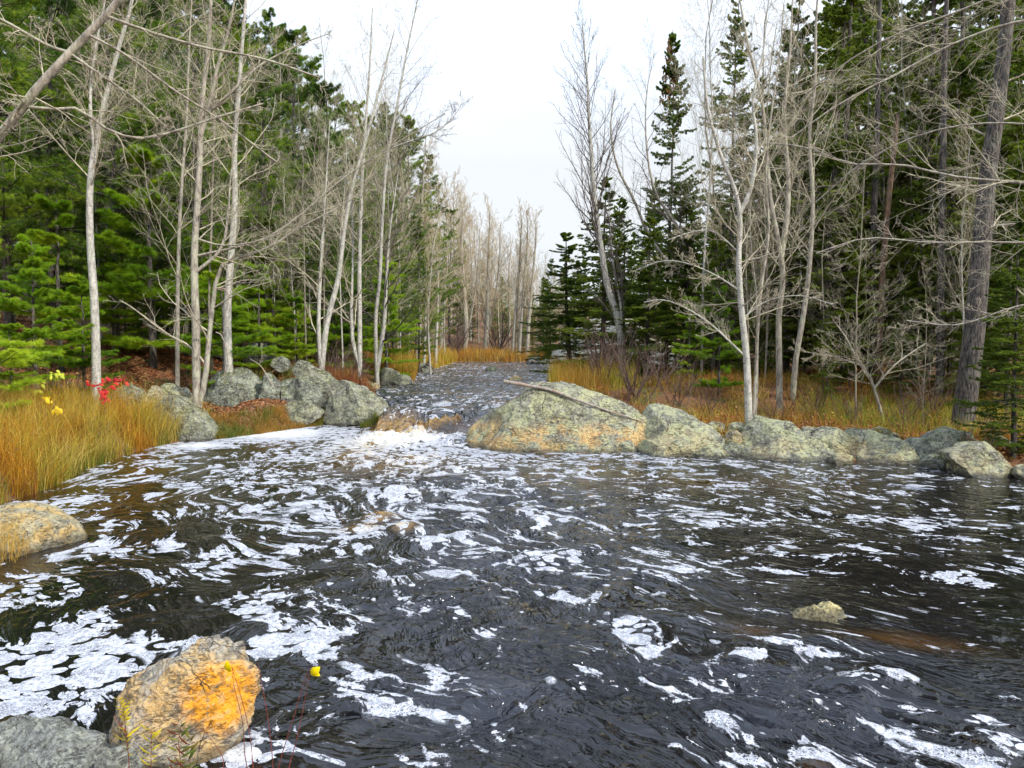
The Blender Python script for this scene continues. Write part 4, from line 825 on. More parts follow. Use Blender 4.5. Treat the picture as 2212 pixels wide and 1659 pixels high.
hero('white birch with blotched trunk behind the red leaved sapling', [(207, 850), (207, 760), (204, 640), (197, 520), (204, 400), (212, 300), (232, 200), (262, 90), (285, 0), (300, -160)], 19.5, 0.125, 0.02, 'birch', 'twig', 2,
     extra=[([(208, 330), (200, 240), (200, 120), (215, 0), (225, -120)], 0.05, 0.5)], t0=0.45, lr=(0.18, 0.42, 0.45))
hero('pale twin trunk tree at the head of the foam bank, fork at its foot', [(428, 884), (420, 800), (424, 700), (420, 560), (428, 440), (434, 350), (436, 285), (446, 200), (458, 110), (466, 0), (474, -160)], 19.6, 0.125, 0.02, 'greybark', 'twig', 3,
     extra=[([(428, 884), (440, 830), (446, 760), (455, 660), (462, 600), (482, 562), (540, 545), (600, 515), (640, 485), (700, 455), (790, 400)], 0.085, 0.4), ([(462, 600), (476, 540), (488, 470), (490, 380), (500, 300)], 0.05, 0.4), ([(436, 300), (455, 230), (476, 150), (506, 60), (530, -60)], 0.075, -0.3),
            ([(446, 262), (500, 205), (560, 140), (640, 90), (700, 60)], 0.05, 0.5), ([(484, 562), (560, 520), (640, 470), (720, 400), (800, 340), (880, 290), (960, 240)], 0.035, 0.2), ([(425, 500), (480, 530), (560, 525), (650, 500), (720, 500)], 0.03, -0.8)],
     m=(22, 7, 6), t0=0.35, lr=(0.13, 0.5, 0.5), up=0.15, ang=(40, 75))
hero('white birch trunk just right of the twin trunk tree', [(496, 792), (492, 690), (500, 560), (506, 440), (504, 320), (515, 210), (524, 90), (536, -40), (545, -150)], 22.5, 0.14, 0.02, 'birch', 'twig', 4, t0=0.45, lr=(0.18, 0.4, 0.45))
hero('slim grey trunk between the white birch and the twin trunk tree', [(382, 838), (385, 740), (388, 640), (392, 500), (398, 380), (405, 250), (410, 100), (420, -50)], 22, 0.07, 0.015, 'greybark', 'twig', 5, t0=0.3)
hero('birch leaning right with its mate above the tilted slab', [(690, 795), (705, 700), (728, 600), (744, 490), (762, 400), (790, 300), (815, 200), (850, 60)], 25.5, 0.115, 0.02, 'birch', 'twig', 6, extra=[([(692, 790), (688, 700), (690, 600), (694, 500), (700, 380), (706, 250)], 0.09, 0.4)], t0=0.4, lr=(0.2, 0.42, 0.45), up=0.6)
hero('straight white birch left of the river, taller of the pair by the slope', [(776, 788), (777, 700), (776, 600), (778, 500), (782, 400), (790, 280), (800, 150), (806, 20)], 28, 0.105, 0.02, 'birch', 'twig', 7, t0=0.35, lr=(0.22, 0.42, 0.45), extra=[([(777, 786), (762, 740), (758, 650), (760, 560), (756, 440), (748, 330)], 0.09, 0.4)])
hero('double stemmed pale tree beside the still backwater', [(816, 788), (812, 700), (822, 600), (828, 480), (838, 350), (860, 240), (882, 120), (905, 10), (912, -60)], 33, 0.105, 0.02, 'birch', 'topwig', 8, t0=0.3, lr=(0.22, 0.42, 0.45), up=0.7, extra=[([(818, 786), (830, 700), (834, 600), (840, 500), (850, 420), (862, 330)], 0.12, 0.5), ([(846, 330), (900, 305), (945, 285), (985, 245), (1000, 210)], 0.05, 0.5)])
hero('pale tree rooted on the mossy rock at the upstream bend', [(898, 792), (904, 720), (908, 620), (910, 500), (914, 400), (920, 300)], 53, 0.24, 0.03, 'greybark', 'farwig', 9, t0=0.25, lr=(0.24, 0.45, 0.45), twr=0.009, extra=[([(908, 640), (930, 560), (945, 480), (960, 400)], 0.12, 0.5)])
for k, (a, b_, Y, l_) in enumerate([(1003, 985, 86, 'clustered pale trunks left of centre behind the golden sedge'), (1048, 1044, 86, 'thick pale trunk at the centre of the far sedge'), (1108, 1112, 84, 'straight pale trunk, left of three at the far sedge'), (1122, 1126, 83.5, 'straight pale trunk, middle of three at the far sedge'), (1138, 1144, 83, 'straight pale trunk, right of three at the far sedge')]):
    hero(l_, [(a, 772), (a + 4, 700), ((a + b_) / 2 + 8, 620), (b_ + 12, 540), (b_ + 14, 470), (b_ + 10, 430 + 12 * k)], Y, 0.36 if k < 2 else 0.26, 0.03, 'greybark', 'farwig', 30 + k, t0=0.25, lr=(0.28, 0.45, 0.45), up=0.9, ang=(15, 35), twr=0.012, m=(22, 8, 6), extra=[([(a + 2, 740), (a + 22, 640), (a + 30, 560), (a + 34, 480)], 0.16, 0.5)] if k < 2 else [])
hero('tall leaning white birch with fine bare crown against the sky on the right', [(1352, 770), (1336, 700), (1312, 620), (1298, 540), (1284, 440), (1278, 360), (1272, 270), (1268, 180), (1262, 100), (1258, 40)], 27.5, 0.155, 0.012, 'birch', 'topwig', 10, m=(52, 8, 6), t0=0.36, lr=(0.24, 0.36, 0.4), up=0.9, ang=(25, 50), extra=[([(1350, 765), (1340, 660), (1330, 600), (1322, 520), (1318, 420)], 0.07, 0.5)], ang2=(18, 42), twr=0.0035)
hero('bare maple behind the birch whose limbs fork toward the sky', [(1520, 800), (1510, 700), (1500, 620), (1440, 560), (1400, 500), (1370, 430), (1335, 360), (1320, 280), (1330, 190)], 29, 0.10, 0.02, 'greybark', 'topwig', 11, m=(26, 7, 5), t0=0.3, up=0.6, lr=(0.22, 0.42, 0.45), extra=[([(1500, 620), (1470, 500), (1420, 420), (1400, 320), (1400, 200), (1420, 100)], 0.08, 0.4)])
hero('pale single tree rooted on the right shore between two pale rocks', [(1618, 918), (1616, 860), (1614, 770), (1604, 660), (1600, 560), (1606, 470), (1590, 400), (1560, 330), (1530, 230), (1520, 120)], 17.3, 0.095, 0.02, 'birch', 'twig', 12, m=(30, 7, 5), t0=0.28, lr=(0.20, 0.45, 0.45), up=0.15, ang=(45, 85),
     extra=[([(1614, 780), (1580, 740), (1540, 700), (1490, 665), (1440, 645), (1400, 650)], 0.028, 0.5), ([(1604, 640), (1560, 600), (1500, 570), (1440, 560), (1380, 580)], 0.02, 0.3), ([(1606, 470), (1630, 400), (1645, 300), (1640, 200), (1665, 100), (1680, -20)], 0.06, 0.4), ([(1612, 700), (1660, 650), (1720, 640), (1780, 660)], 0.017, -0.6), ([(1602, 540), (1550, 500), (1500, 500), (1440, 520)], 0.017, -0.3)])
hero('thin stem rising right beside the pale single tree', [(1626, 895), (1636, 800), (1634, 720), (1644, 620), (1660, 500), (1656, 380), (1668, 250), (1690, 120), (1700, 0)], 18, 0.045, 0.012, 'greybark', 'twig', 13, m=(16, 6, 5), t0=0.3)
hero('wavy grey lichen trunk, left of the middle pair on the right bank', [(1685, 865), (1684, 780), (1682, 680), (1688, 600), (1672, 520), (1656, 440), (1650, 350), (1640, 230), (1610, 100), (1590, -20)], 20, 0.095, 0.02, 'greybark', 'twig', 14, m=(24, 7, 5), t0=0.3, extra=[([(1686, 560), (1694, 470), (1700, 380), (1694, 250), (1710, 100), (1720, -60)], 0.08, 0.4)], up=0.3)
hero('curving grey lichen trunk, right of the middle pair on the right bank', [(1712, 868), (1716, 780), (1728, 700), (1740, 620), (1748, 520), (1752, 420), (1746, 300), (1756, 180), (1760, 40), (1770, -80)], 21, 0.085, 0.02, 'greybark', 'twig', 15, m=(22, 7, 5), t0=0.3, up=0.3)
hero('thick dark furrowed trunk leaning right near the right edge', [(2078, 888), (2092, 800), (2106, 700), (2118, 600), (2132, 480), (2150, 360), (2166, 240), (2185, 100), (2200, -60), (2215, -200)], 17, 0.255, 0.10, 'darkbark', 'twig', 16, m=(14, 7, 5), t0=0.35, lr=(0.2, 0.45, 0.45), ang=(50, 85), up=-0.1, rr=0.15)
hero('broken orange barked snag in the middle of the right wood', [(1895, 850), (1900, 760), (1905, 660), (1912, 540), (1922, 400), (1935, 250)], 22, 0.12, 0.06, 'snag', 'topwig', 17, m=(10, 4, 3), t0=0.3, name='dead_tree', rr=0.2)
for k, (a, Y, l_) in enumerate([(1880, 23, 'dark straight trunk left of the orange snag'), (2000, 24, 'dark straight trunk midway between the snag and the thick trunk'), (2030, 21, 'lichen spotted trunk left of the thick dark trunk'), (1820, 24, 'slim dark trunk behind the ochre grass in the right wood'), (2160, 22, 'dark trunk behind the spruce at the right edge')]):
    hero(l_, [(a, 850), (a + 3, 700), (a + 2, 500), (a + 8, 300), (a + 14, 100), (a + 16, -100)], Y, 0.12, 0.05, 'darkbark', 'topwig', 40 + k, m=(16, 4, 3), t0=0.15, ang=(60, 95), up=-0.2, lr=(0.08, 0.4, 0.4), rr=0.15)
hero('bare tree off the right edge whose long pale limbs arch across the wood', [(2560, 1150), (2500, 900), (2460, 600), (2420, 350), (2380, 100), (2350, -100)], 10.5, 0.17, 0.05, 'greybark', 'twig', 18, m=(20, 7, 5), t0=0.3, lr=(0.22, 0.45, 0.5), ang=(40, 80), up=-0.05, twr=0.003, rr=0.3,
     extra=[([(2450, 470), (2300, 410), (2212, 388), (2100, 366), (2000, 330), (1900, 318), (1820, 270), (1740, 250)], 0.026, 1.5), ([(2400, 200), (2300, 60), (2212, 40), (2100, 70), (1980, 130), (1860, 190), (1760, 260)], 0.024, 1.0), ([(2460, 560), (2300, 530), (2160, 520), (2040, 515), (1920, 500), (1820, 530)], 0.020, 1.0),
            ([(2380, 120), (2250, -20), (2100, 0), (1960, 40), (1850, 110), (1790, 180)], 0.022, 2.0), ([(2470, 650), (2350, 640), (2212, 660), (2100, 700), (2000, 690)], 0.016, 0.6), ([(2440, 420), (2330, 300), (2212, 250), (2080, 250), (1960, 300), (1860, 390)], 0.018, 1.6)])
hero('low bare bush tree spreading over the ochre grass left of the orange snag', [(1912, 862), (1880, 820), (1850, 770), (1830, 730), (1800, 690)], 18.5, 0.045, 0.012, 'greybark', 'twig', 19, m=(14, 6, 5), t0=0.2, lr=(0.5, 0.5, 0.5), up=0.1, extra=[([(1890, 838), (1930, 790), (1980, 760), (2020, 740)], 0.03, 0.4), ([(1860, 790), (1800, 770), (1740, 760)], 0.02, 0.2)])
# shrubs
def shrub(label, px, py, Y, n, h, mat, seed, name='shrub', tw=0.003, spread=0.5):
    rng = np.random.default_rng(seed); c = at_px(px, Y) if Y else HIT(px, py)
    st = np.zeros((n, 8, 3)); az = rng.random(n) * 6.28; cur = unit(np.stack([np.cos(az) * spread, np.sin(az) * spread, np.ones(n)], 1)); st[:, 0, :2] = rng.normal(0, 0.12, (n, 2))
    ln = h * rng.uniform(0.6, 1.15, n)
    for k in range(1, 8):
        cur = unit(cur + rng.normal(size=cur.shape) * 0.09 + np.array([0, 0, 0.02])); st[:, k] = st[:, k - 1] + cur * (ln / 7)[:, None]
    R0 = np.linspace(0.011, 0.004, 8)[None] * np.ones((n, 1)) * h
    B, RB = sprout(rng, st, R0, 7, 0.25, 0.98, (20, 50), 0.4, 5, 0.3, 0.1, 0.6, rmin=tw); T, RT = sprout(rng, B, RB, 4, 0.2, 0.95, (20, 50), 0.45, 4, 0.2, 0.1, 0.6, rmin=tw)
    r = tree_root(name, c, label, 'shrub')
    put_parts(r, [('stem', mesh('stem', *tubes(st, R0, 5), M[mat])), ('branches', mesh('branches', *join([tubes(B, RB, 3), tubes(T, RT, 3)]), M[mat]))])
    return r
shrub('leafless reddish shrub at the right shore behind the big humped boulder', 1375, 0, 21.0, 12, 2.2, 'shrub', 1)
shrub('leafless brown shrub in the ochre grass right of the river', 1300, 0, 24.5, 12, 2.2, 'shrub', 2)
shrub('wispy brown shrub under the leaning birch', 1335, 0, 26, 12, 2.4, 'shrub', 3)
shrub('thin brown shrub in the grass behind the pale lichen boulder', 1460, 0, 20.5, 9, 1.6, 'shrub', 4)
shrub('reddish shrub on the left bank beneath the leaning birch pair', 715, 0, 26, 14, 1.6, 'shrub', 5)
shrub('reddish shrub on the left bank left of the backwater', 765, 0, 27, 14, 1.4, 'shrub', 6)
shrub('grey tangled shrub at the far left bend behind the golden sedge', 935, 0, 66, 16, 5.0, 'twig', 7, tw=0.008)
shrub('reddish tangled shrub in front of the far bare trees', 985, 0, 84, 16, 5.5, 'shrub', 8, tw=0.012)
shrub('brown tangle of stems at the far centre behind the golden sedge', 1075, 0, 86, 18, 6.0, 'shrub', 9, tw=0.012)
for k, (a_, Y_, h_, l_) in enumerate([(1530, 19.5, 1.2, 'small rusty shrub left of the pale single tree'), (1680, 18.5, 0.9, 'low rusty shrub right of the pale single tree'), (1760, 19.5, 1.1, 'rusty shrub above the wedge shaped slab'), (1850, 18, 1.0, 'brown shrub above the pointed boulder'), (1960, 17.5, 1.2, 'brown shrub in the grass left of the blocky boulder'), (2020, 18.5, 1.3, 'dark shrub in front of the thick furrowed trunk'), (2150, 15.8, 0.9, 'brown stems at the right edge above the blocky boulder'),
        (1420, 23, 1.8, 'brown shrub behind the pale lichen boulder'), (1255, 28, 1.6, 'brown shrub at the golden sedge edge of the river'), (60, 15.5, 0.9, 'dark weed stems in the sedge at the left edge'), (200, 15.6, 0.8, 'dark weed stems at the sedge edge by the water'), (150, 19.5, 1.4, 'leafless shrub at the back of the sedge'), (650, 24.5, 1.0, 'rusty shrub among the left boulders')]):
    shrub(l_, a_, 0, Y_, 10, h_, 'shrub', 40 + k)
shrub('low twiggy shrub growing from the crack by the low flat slab', 1432, 0, 16.75, 4, 0.9, 'shrub', 10, spread=0.25)

# ------------------------------------------------------------------ grasses and leaves
def blades(rng, pts, h, wd, cols, lean=0.35, n=4, hv=0.35, dirb=(0, 0)):
    N = len(pts); hh = h * (1 + hv * rng.normal(size=N)).clip(0.3, 2.0)
    az = rng.random(N) * 6.283; d = np.stack([np.cos(az) + dirb[0], np.sin(az) + dirb[1]], 1); ln = lean * rng.random(N) ** 0.7
    t = np.linspace(0, 1, n)
    x_ = pts[:, 0, None] + d[:, 0, None] * (ln * hh)[:, None] * t ** 2; y_ = pts[:, 1, None] + d[:, 1, None] * (ln * hh)[:, None] * t ** 2
    z_ = pts[:, 2, None] + hh[:, None] * (t - 0.45 * ln[:, None] * t ** 3)
    c = np.stack([x_, y_, z_], 2); a2 = rng.random(N) * 6.283; s = np.stack([np.cos(a2), np.sin(a2), 0 * a2], 1)[:, None] * (wd / 2 * (1 - 0.85 * t))[None, :, None]
    v = np.stack([c - s, c + s], 2).reshape(-1, 3)
    b0 = (np.arange(N)[:, None] * n + np.arange(n - 1)[None]) * 2
    f = np.stack([b0, b0 + 1, b0 + 3, b0 + 2], -1).reshape(-1, 4)
    cn = fbm(xyz(pts[:, 0], pts[:, 1]), 0.9, 3, 91); ci = np.clip(((cn * 1.1 + 0.5) + rng.normal(0, 0.22, N)) * len(cols), 0, len(cols) - 1).astype(int); col = np.array(cols)[ci] * rng.uniform(0.6, 1.2, (N, 1)); col = np.c_[col, np.ones(N)]
    return v, f, np.repeat(col, n * 2, 0)
def in_poly(x, y, poly):
    ins = np.zeros(x.shape, bool); n = len(poly)
    for i in range(n):
        ax, ay = poly[i]; bx, by = poly[(i + 1) % n]
        if ay != by: ins ^= ((ay > y) != (by > y)) & (x < (bx - ax) * (y - ay) / (by - ay) + ax)
    return ins
def scatter(rng, poly, n, clump=0.0, dmin=0.02, dmax=99, tuss=0.12):
    poly = np.array(poly); lo, hi = poly.min(0), poly.max(0); out = []; tot = 0
    while tot < n:
        p_ = rng.random((n * 2, 2)) * (hi - lo) + lo
        if clump: 
            k = fbm(xyz(p_[:, 0], p_[:, 1]), 1.6, 2, 77); p_ = p_[k > rng.normal(-0.05 + 0.1 * clump, 0.12, len(k))]
        if tuss:
            c = np.floor(p_ / 0.45); h_ = np.sin(c[:, 0] * 12.9898 + c[:, 1] * 78.233) * 43758.5453; ox = h_ - np.floor(h_); h2 = np.sin(c[:, 0] * 39.3 + c[:, 1] * 11.1) * 24634.63; oy = h2 - np.floor(h2)
            tg = (c + np.stack([ox, oy], 1)) * 0.45; mk = rng.random(len(p_)) < 0.6; p_[mk] = tg[mk] + rng.normal(0, tuss, (mk.sum(), 2))
        p_ = p_[in_poly(p_[:, 0], p_[:, 1], poly)]; d = sdist(p_[:, 0], p_[:, 1]); p_ = p_[(d > dmin) & (d < dmax)]
        out.append(p_); tot += len(p_)
        if len(p_) == 0: break
    p_ = np.concatenate(out)[:n]; return np.c_[p_, ground(p_[:, 0], p_[:, 1])]
GOLD = [(0.55, 0.25, 0.02), (0.60, 0.34, 0.03), (0.50, 0.20, 0.015), (0.26, 0.11, 0.02), (0.64, 0.42, 0.05), (0.66, 0.45, 0.06), (0.46, 0.36, 0.04), (0.36, 0.32, 0.03), (0.56, 0.40, 0.10)]
OCHR = [(0.44, 0.21, 0.03), (0.50, 0.30, 0.05), (0.34, 0.13, 0.03), (0.20, 0.08, 0.025), (0.50, 0.24, 0.04), (0.36, 0.32, 0.05), (0.40, 0.36, 0.04), (0.52, 0.40, 0.08)]
ORNG = [(0.55, 0.27, 0.05), (0.50, 0.22, 0.04), (0.58, 0.36, 0.06), (0.52, 0.34, 0.10)]
YELO = [(0.52, 0.40, 0.04), (0.48, 0.32, 0.03), (0.36, 0.34, 0.04)]
def grass_obj(name, label, parts, cat='grass'):
    v, f, c, k = [], [], [], 0
    for a, b_, d in parts: v.append(a); f.append(b_ + k); c.append(d); k += len(a)
    obj(name, mesh(name, np.concatenate(v), np.concatenate(f), M['grass'], True, {'Col': ('FLOAT_COLOR', np.concatenate(c))}), None, label, cat, kind='stuff')
rg = np.random.default_rng(9)
lp = [g2(-150, 1100), g2(0, 1095), g2(100, 1065), g2(200, 1015), g2(330, 968), (-8.6, 18.6), (-8.2, 19.5), (-10.2, 20.2), (-13, 20.0), (-14.5, 16), (-12, 11)]
s1 = scatter(rg, lp, 26000, 0.6, 0.03, 4.5); 
grass_obj('sedge_grass', 'tall golden orange sedge covering the left bank', [blades(rg, s1, 0.58, 0.010, GOLD, 0.8, 5, hv=0.5, dirb=(0.35, -0.15)), blades(rg, scatter(rg, lp, 3500, 1.0, 0.1, 4.5), 0.92, 0.008, GOLD, 0.6, 6, dirb=(0.3, -0.1)), blades(rg, scatter(rg, lp, 9000, 0.2, 0.0, 1.2), 0.34, 0.008, OCHR + [(0.12, 0.16, 0.02)], 0.9, 4, dirb=(0.3, -0.3))])
rp = [(2.6, 17.6), (2.5, 24.5), (1.9, 30), (4, 36), (9, 33), (17, 26), (19, 17), (16, 13.2), (9.4, 13.8), (7.5, 15.4), (4.8, 17.0)]
s2 = scatter(rg, rp, 34000, 1.1, 0.25, 10)
grass_obj('ochre_grass', 'tangled ochre and green grass along the right bank', [blades(rg, s2, 0.29, 0.013, OCHR, 0.95, 4, hv=0.6), blades(rg, scatter(rg, rp, 4500, 1.2, 0.5, 8, 0.2), 0.46, 0.010, OCHR + ORNG, 0.7, 5), blades(rg, scatter(rg, [(8, 17), (8, 21), (14, 20), (14, 15.5)], 3500, 1.0, 0.8, 9), 0.42, 0.012, [(0.30, 0.36, 0.03), (0.22, 0.30, 0.03), (0.42, 0.40, 0.05)], 0.9, 4)])
cp_ = [(1.2, 23), (2.2, 37), (3.4, 54), (7, 56), (8, 40), (6.5, 24)]
grass_obj('golden_sedge', 'bright orange gold sedge at the river edge behind the big humped boulder', [blades(rg, scatter(rg, cp_, 26000, 0.2, 0.02, 4.5), 0.75, 0.018, ORNG + YELO, 0.4, 4)])
grass_obj('far_sedge', 'orange sedge band across the far end of the river', [blades(rg, scatter(rg, [(-9, 79), (-9, 86), (8, 86), (8, 79)], 12000, 0, 0.02, 6), 0.85, 0.05, ORNG, 0.3, 4), blades(rg, scatter(rg, [(-12, 60), (-12, 80), (-5.5, 80), (-6, 58)], 7000, 0, 0.02, 4), 1.1, 0.04, YELO + ORNG, 0.35, 4)])
grass_obj('orange_sedge', 'orange sedge clump on the upstream left shore', [blades(rg, scatter(rg, [(-9.5, 38.5), (-10, 54), (-6.2, 55), (-4.8, 39.5)], 12000, 0, 0.02, 3.5), 0.95, 0.028, ORNG + YELO, 0.35, 4)])
grass_obj('bank_grass', 'short olive grass fringe under the leaves along the foam', [blades(rg, scatter(rg, [(-8.6, 18.4), (-8.2, 21.5), (-4.2, 24), (-4.0, 21)], 9000, 0, 0.0, 0.8), 0.20, 0.010, [(0.12, 0.16, 0.02), (0.22, 0.20, 0.03), (0.30, 0.16, 0.03), (0.4, 0.22, 0.04)], 0.9, 4)])
grass_obj('red_undergrowth', 'rusty red undergrowth on the left bank by the birches', [blades(rg, scatter(rg, [(-10, 24.5), (-10, 32), (-5.8, 33), (-4.8, 24.5)], 12000, 0.3, 0.1, 4), 0.5, 0.016, [(0.24, 0.07, 0.03), (0.32, 0.12, 0.04), (0.36, 0.2, 0.05), (0.16, 0.16, 0.03)], 0.8, 4)], 'undergrowth')

def leaves(rng, pts, size, cols, lift=0.02):
    N = len(pts); nrm = unit(np.c_[rng.normal(0, 0.45, (N, 2)), np.ones(N)]); a = unit(np.cross(nrm, rng.normal(size=(N, 3)))); b_ = np.cross(nrm, a)
    s = size * rng.uniform(0.5, 1.2, (N, 1)); p_ = pts + np.array([0, 0, lift]) * rng.random((N, 1))
    v = np.stack([p_ - a * s, p_ - b_ * s * 0.55 + nrm * s * 0.2, p_ + a * s, p_ + b_ * s * 0.55 + nrm * s * 0.2], 1).reshape(-1, 3)
    col = np.array(cols)[rng.integers(0, len(cols), N)] * rng.uniform(0.6, 1.2, (N, 1)); return v, np.arange(4 * N).reshape(-1, 4), np.repeat(np.c_[col, np.ones(N)], 4, 0)
LC = [(0.30, 0.11, 0.04), (0.38, 0.17, 0.06), (0.42, 0.24, 0.11), (0.20, 0.07, 0.03), (0.34, 0.09, 0.04)]
def leaf_obj(name, label, parts):
    v, f, c, k = [], [], [], 0
    for a, b_, d in parts: v.append(a); f.append(b_ + k); c.append(d); k += len(a)
    obj(name, mesh(name, np.concatenate(v), np.concatenate(f), M['leaf'], False, {'Col': ('FLOAT_COLOR', np.concatenate(c))}), None, label, 'fallen leaves', kind='stuff')
leaf_obj('leaf_litter', 'red brown fallen leaves covering the left bank and slope', [leaves(rg, scatter(rg, [(-8.4, 18.8), (-12, 20), (-16, 30), (-6, 30), (-3.9, 22)], 34000, 0, 0.12, 12, 0), 0.05, LC), leaves(rg, scatter(rg, [(-24, 20), (-30, 34), (-12, 34), (-12, 20)], 20000, 0, 1.5, 20, 0), 0.07, LC)])
def raised(p_, h_): p_ = p_.copy(); p_[:, 2] += rg.random(len(p_)) ** 1.5 * h_; return p_
leaf_obj('leaf_litter', 'rust coloured leaves caught in the ochre grass of the right bank', [leaves(rg, raised(scatter(rg, rp, 9000, 1.0, 0.2, 9, 0), 0.30), 0.045, LC + [(0.5, 0.3, 0.06)])])
leaf_obj('leaf_litter', 'brown leaves and seed heads caught in the left bank sedge', [leaves(rg, raised(scatter(rg, lp, 2600, 1.0, 0.1, 4, 0), 0.5), 0.032, LC + [(0.5, 0.35, 0.1), (0.12, 0.06, 0.04)])])
leaf_obj('leaf_litter', 'brown fallen leaves along the top of the right shore rocks and under the right wood', [leaves(rg, scatter(rg, [(2, 17), (3, 20), (18, 17), (18, 12)], 30000, 0, 0.2, 2.6, 0), 0.05, LC + [(0.45, 0.3, 0.06)]), leaves(rg, scatter(rg, [(8, 20), (6, 30), (26, 30), (24, 18)], 16000, 0, 5, 20, 0), 0.06, LC)])

# ------------------------------------------------------------------ driftwood, twigs and small plants
def limb(name, label, pts, Ys, r0, r1, mat, cat, sides=10, subs=(), n=24, seed=0):
    Yl = Ys if isinstance(Ys, (list, tuple)) else [Ys] * len(pts)
    W = spline(np.array([P(a, b_, Y) for (a, b_), Y in zip(pts, Yl)]), n); base = W[0].copy(); rng = np.random.default_rng(seed)
    W = W + rng.normal(0, r0 * 0.12, W.shape)
    parts = [tubes((W - base)[None], np.linspace(r0, r1, n)[None], sides)]
    for s, sy, ra in subs: 
        S = spline(np.array([P(a, b_, sy) for a, b_ in s]), 10); parts.append(tubes((S - base)[None], np.linspace(ra, ra * 0.3, 10)[None], 5))
    return obj(name, mesh(name, *join(parts), M[mat]), None, label, cat, loc=base)
bp_ = [(1088, 824), (1120, 829), (1160, 836), (1200, 846), (1240, 862), (1290, 880), (1340, 896), (1392, 913)]
bh_ = [on_rock(BIG, a, b_ + 4, 0.05) for a, b_ in bp_]; by_ = [None if h_ is None else h_[1] for h_ in bh_]; fy = next((v_ for v_ in by_ if v_), 17.6)
by2 = []; lastv = fy
for v_ in by_: lastv = v_ if v_ else lastv; by2.append(lastv)
by2 = [max(v_, min(by2[:k + 1]) - 0.0) if False else v_ for k, v_ in enumerate(by2)]
limb('fallen_branch', 'long bleached branch lying across the big humped boulder', bp_, by2, 0.05, 0.014, 'drift', 'branch', subs=[([(1160, 836), (1175, 826), (1190, 829)], fy, 0.03)])
limb('drift_twigs', 'dark twigs caught on the midstream wave', [(700, 1152), (725, 1138), (760, 1134), (800, 1130)], 9.9, 0.018, 0.010, 'shrub', 'twigs', 6, subs=[([(760, 1134), (730, 1120), (700, 1112)], 9.95, 0.010), ([(775, 1132), (745, 1118), (720, 1100), (700, 1092)], 10.0, 0.008), ([(822, 1124), (806, 1100), (800, 1090)], 9.8, 0.012), ([(826, 1124), (814, 1104), (802, 1094)], 9.8, 0.010), ([(800, 1130), (785, 1105), (775, 1095)], 9.8, 0.007)])
limb('dead_roots', 'dark upturned roots on the mossy rock at the upstream bend', [(915, 790), (925, 784), (931, 775)], 52.5, 0.16, 0.05, 'darkbark', 'roots', 6, subs=[([(920, 786), (930, 790), (937, 800)], 52, 0.12), ([(915, 788), (905, 780), (920, 772)], 52.5, 0.06)])
limb('drift_branch', 'bleached branch poking up over the far right shore rock', [(1144, 783), (1153, 778), (1165, 772)], 73.5, 0.28, 0.12, 'drift', 'branch', 6, subs=[([(1150, 780), (1160, 784), (1170, 786)], 73.2, 0.2)])
limb('dead_branch', 'bare dead branch leaning on the mossy boulders', [(590, 838), (575, 808), (560, 788), (540, 775)], 20.6, 0.022, 0.008, 'drift', 'branch', 5, subs=[([(575, 808), (592, 800), (600, 785)], 20.6, 0.008), ([(560, 788), (566, 770), (563, 745)], 20.6, 0.008)])
limb('dead_branch', 'crooked bare branch hanging from the right trunk of the twin trunk tree', [(468, 622), (488, 626), (494, 650), (486, 680), (488, 705), (482, 720)], 19.2, 0.02, 0.008, 'drift', 'branch', 5, subs=[([(486, 690), (498, 700), (505, 706)], 19.2, 0.008), ([(468, 624), (500, 632), (522, 638)], 19.2, 0.012)])
limb('dead_branch', 'long pale dead branch slanting down beside the twin trunk tree', [(466, 718), (478, 724), (488, 750), (492, 775), (486, 800), (484, 820)], 19.0, 0.018, 0.008, 'drift', 'branch', 5)
limb('root_snag', 'twisted pale root lying in the ochre grass above the blocky boulder', [(2085, 935), (2100, 948), (2115, 957)], 14.8, 0.02, 0.01, 'drift', 'root', 5, subs=[([(2092, 942), (2100, 925), (2098, 915)], 14.8, 0.008)])

def plant_stems(name, label, stems, Y, mat, leafs, lcol, cat, r=0.004, lname='leaves'):
    W = [spline(np.array([P(a, b_, Y) for a, b_ in s]), 12) for s in stems]; base = W[0][0].copy()
    base[2] = min(base[2], gz(base[0], base[1])) if gz(base[0], base[1]) > -0.2 else base[2]
    root = tree_root(name, base, label, cat)
    obj('stem', mesh('stem', *join([tubes((w_ - base)[None], np.linspace(r, r * 0.4, 12)[None], 5) for w_ in W]), M[mat]), root)
    v, f, k = [], [], 0
    for (px, py, dx, dy, wl) in leafs:
        a = P(px, py, Y) - base; t = P(px + dx, py + dy, Y - 0.02) - base; d = t - a; L_ = np.linalg.norm(d); d /= L_; s = np.array([-d[2], 0.25, d[0]]); s /= np.linalg.norm(s); nn = np.cross(d, s)
        for j, (u, ww) in enumerate([(0, .05), (.25, .8), (.55, 1.0), (.8, .6), (1, .03)]):
            c = a + d * L_ * u + nn * L_ * 0.12 * math.sin(u * 3); h_ = wl * L_ * ww / 2; v += [c - s * h_, c + nn * h_ * 0.3, c + s * h_]
        for j in range(4): f += [[k + 3 * j, k + 3 * j + 1, k + 3 * j + 4, k + 3 * j + 3], [k + 3 * j + 1, k + 3 * j + 2, k + 3 * j + 5, k + 3 * j + 4]]
        k += 15
    if v:
        col = np.array(lcol)[np.arange(len(leafs)) % len(lcol)] * np.random.default_rng(3).uniform(0.8, 1.15, (len(leafs), 1)); col = np.repeat(np.c_[col, np.ones(len(leafs))], 15, 0)
        obj(lname, mesh(lname, np.array(v), np.array(f), M['leaf'], True, {'Col': ('FLOAT_COLOR', col)}), root)
    return root
YC = [(0.85, 0.62, 0.02), (0.75, 0.60, 0.03), (0.60, 0.50, 0.03)]
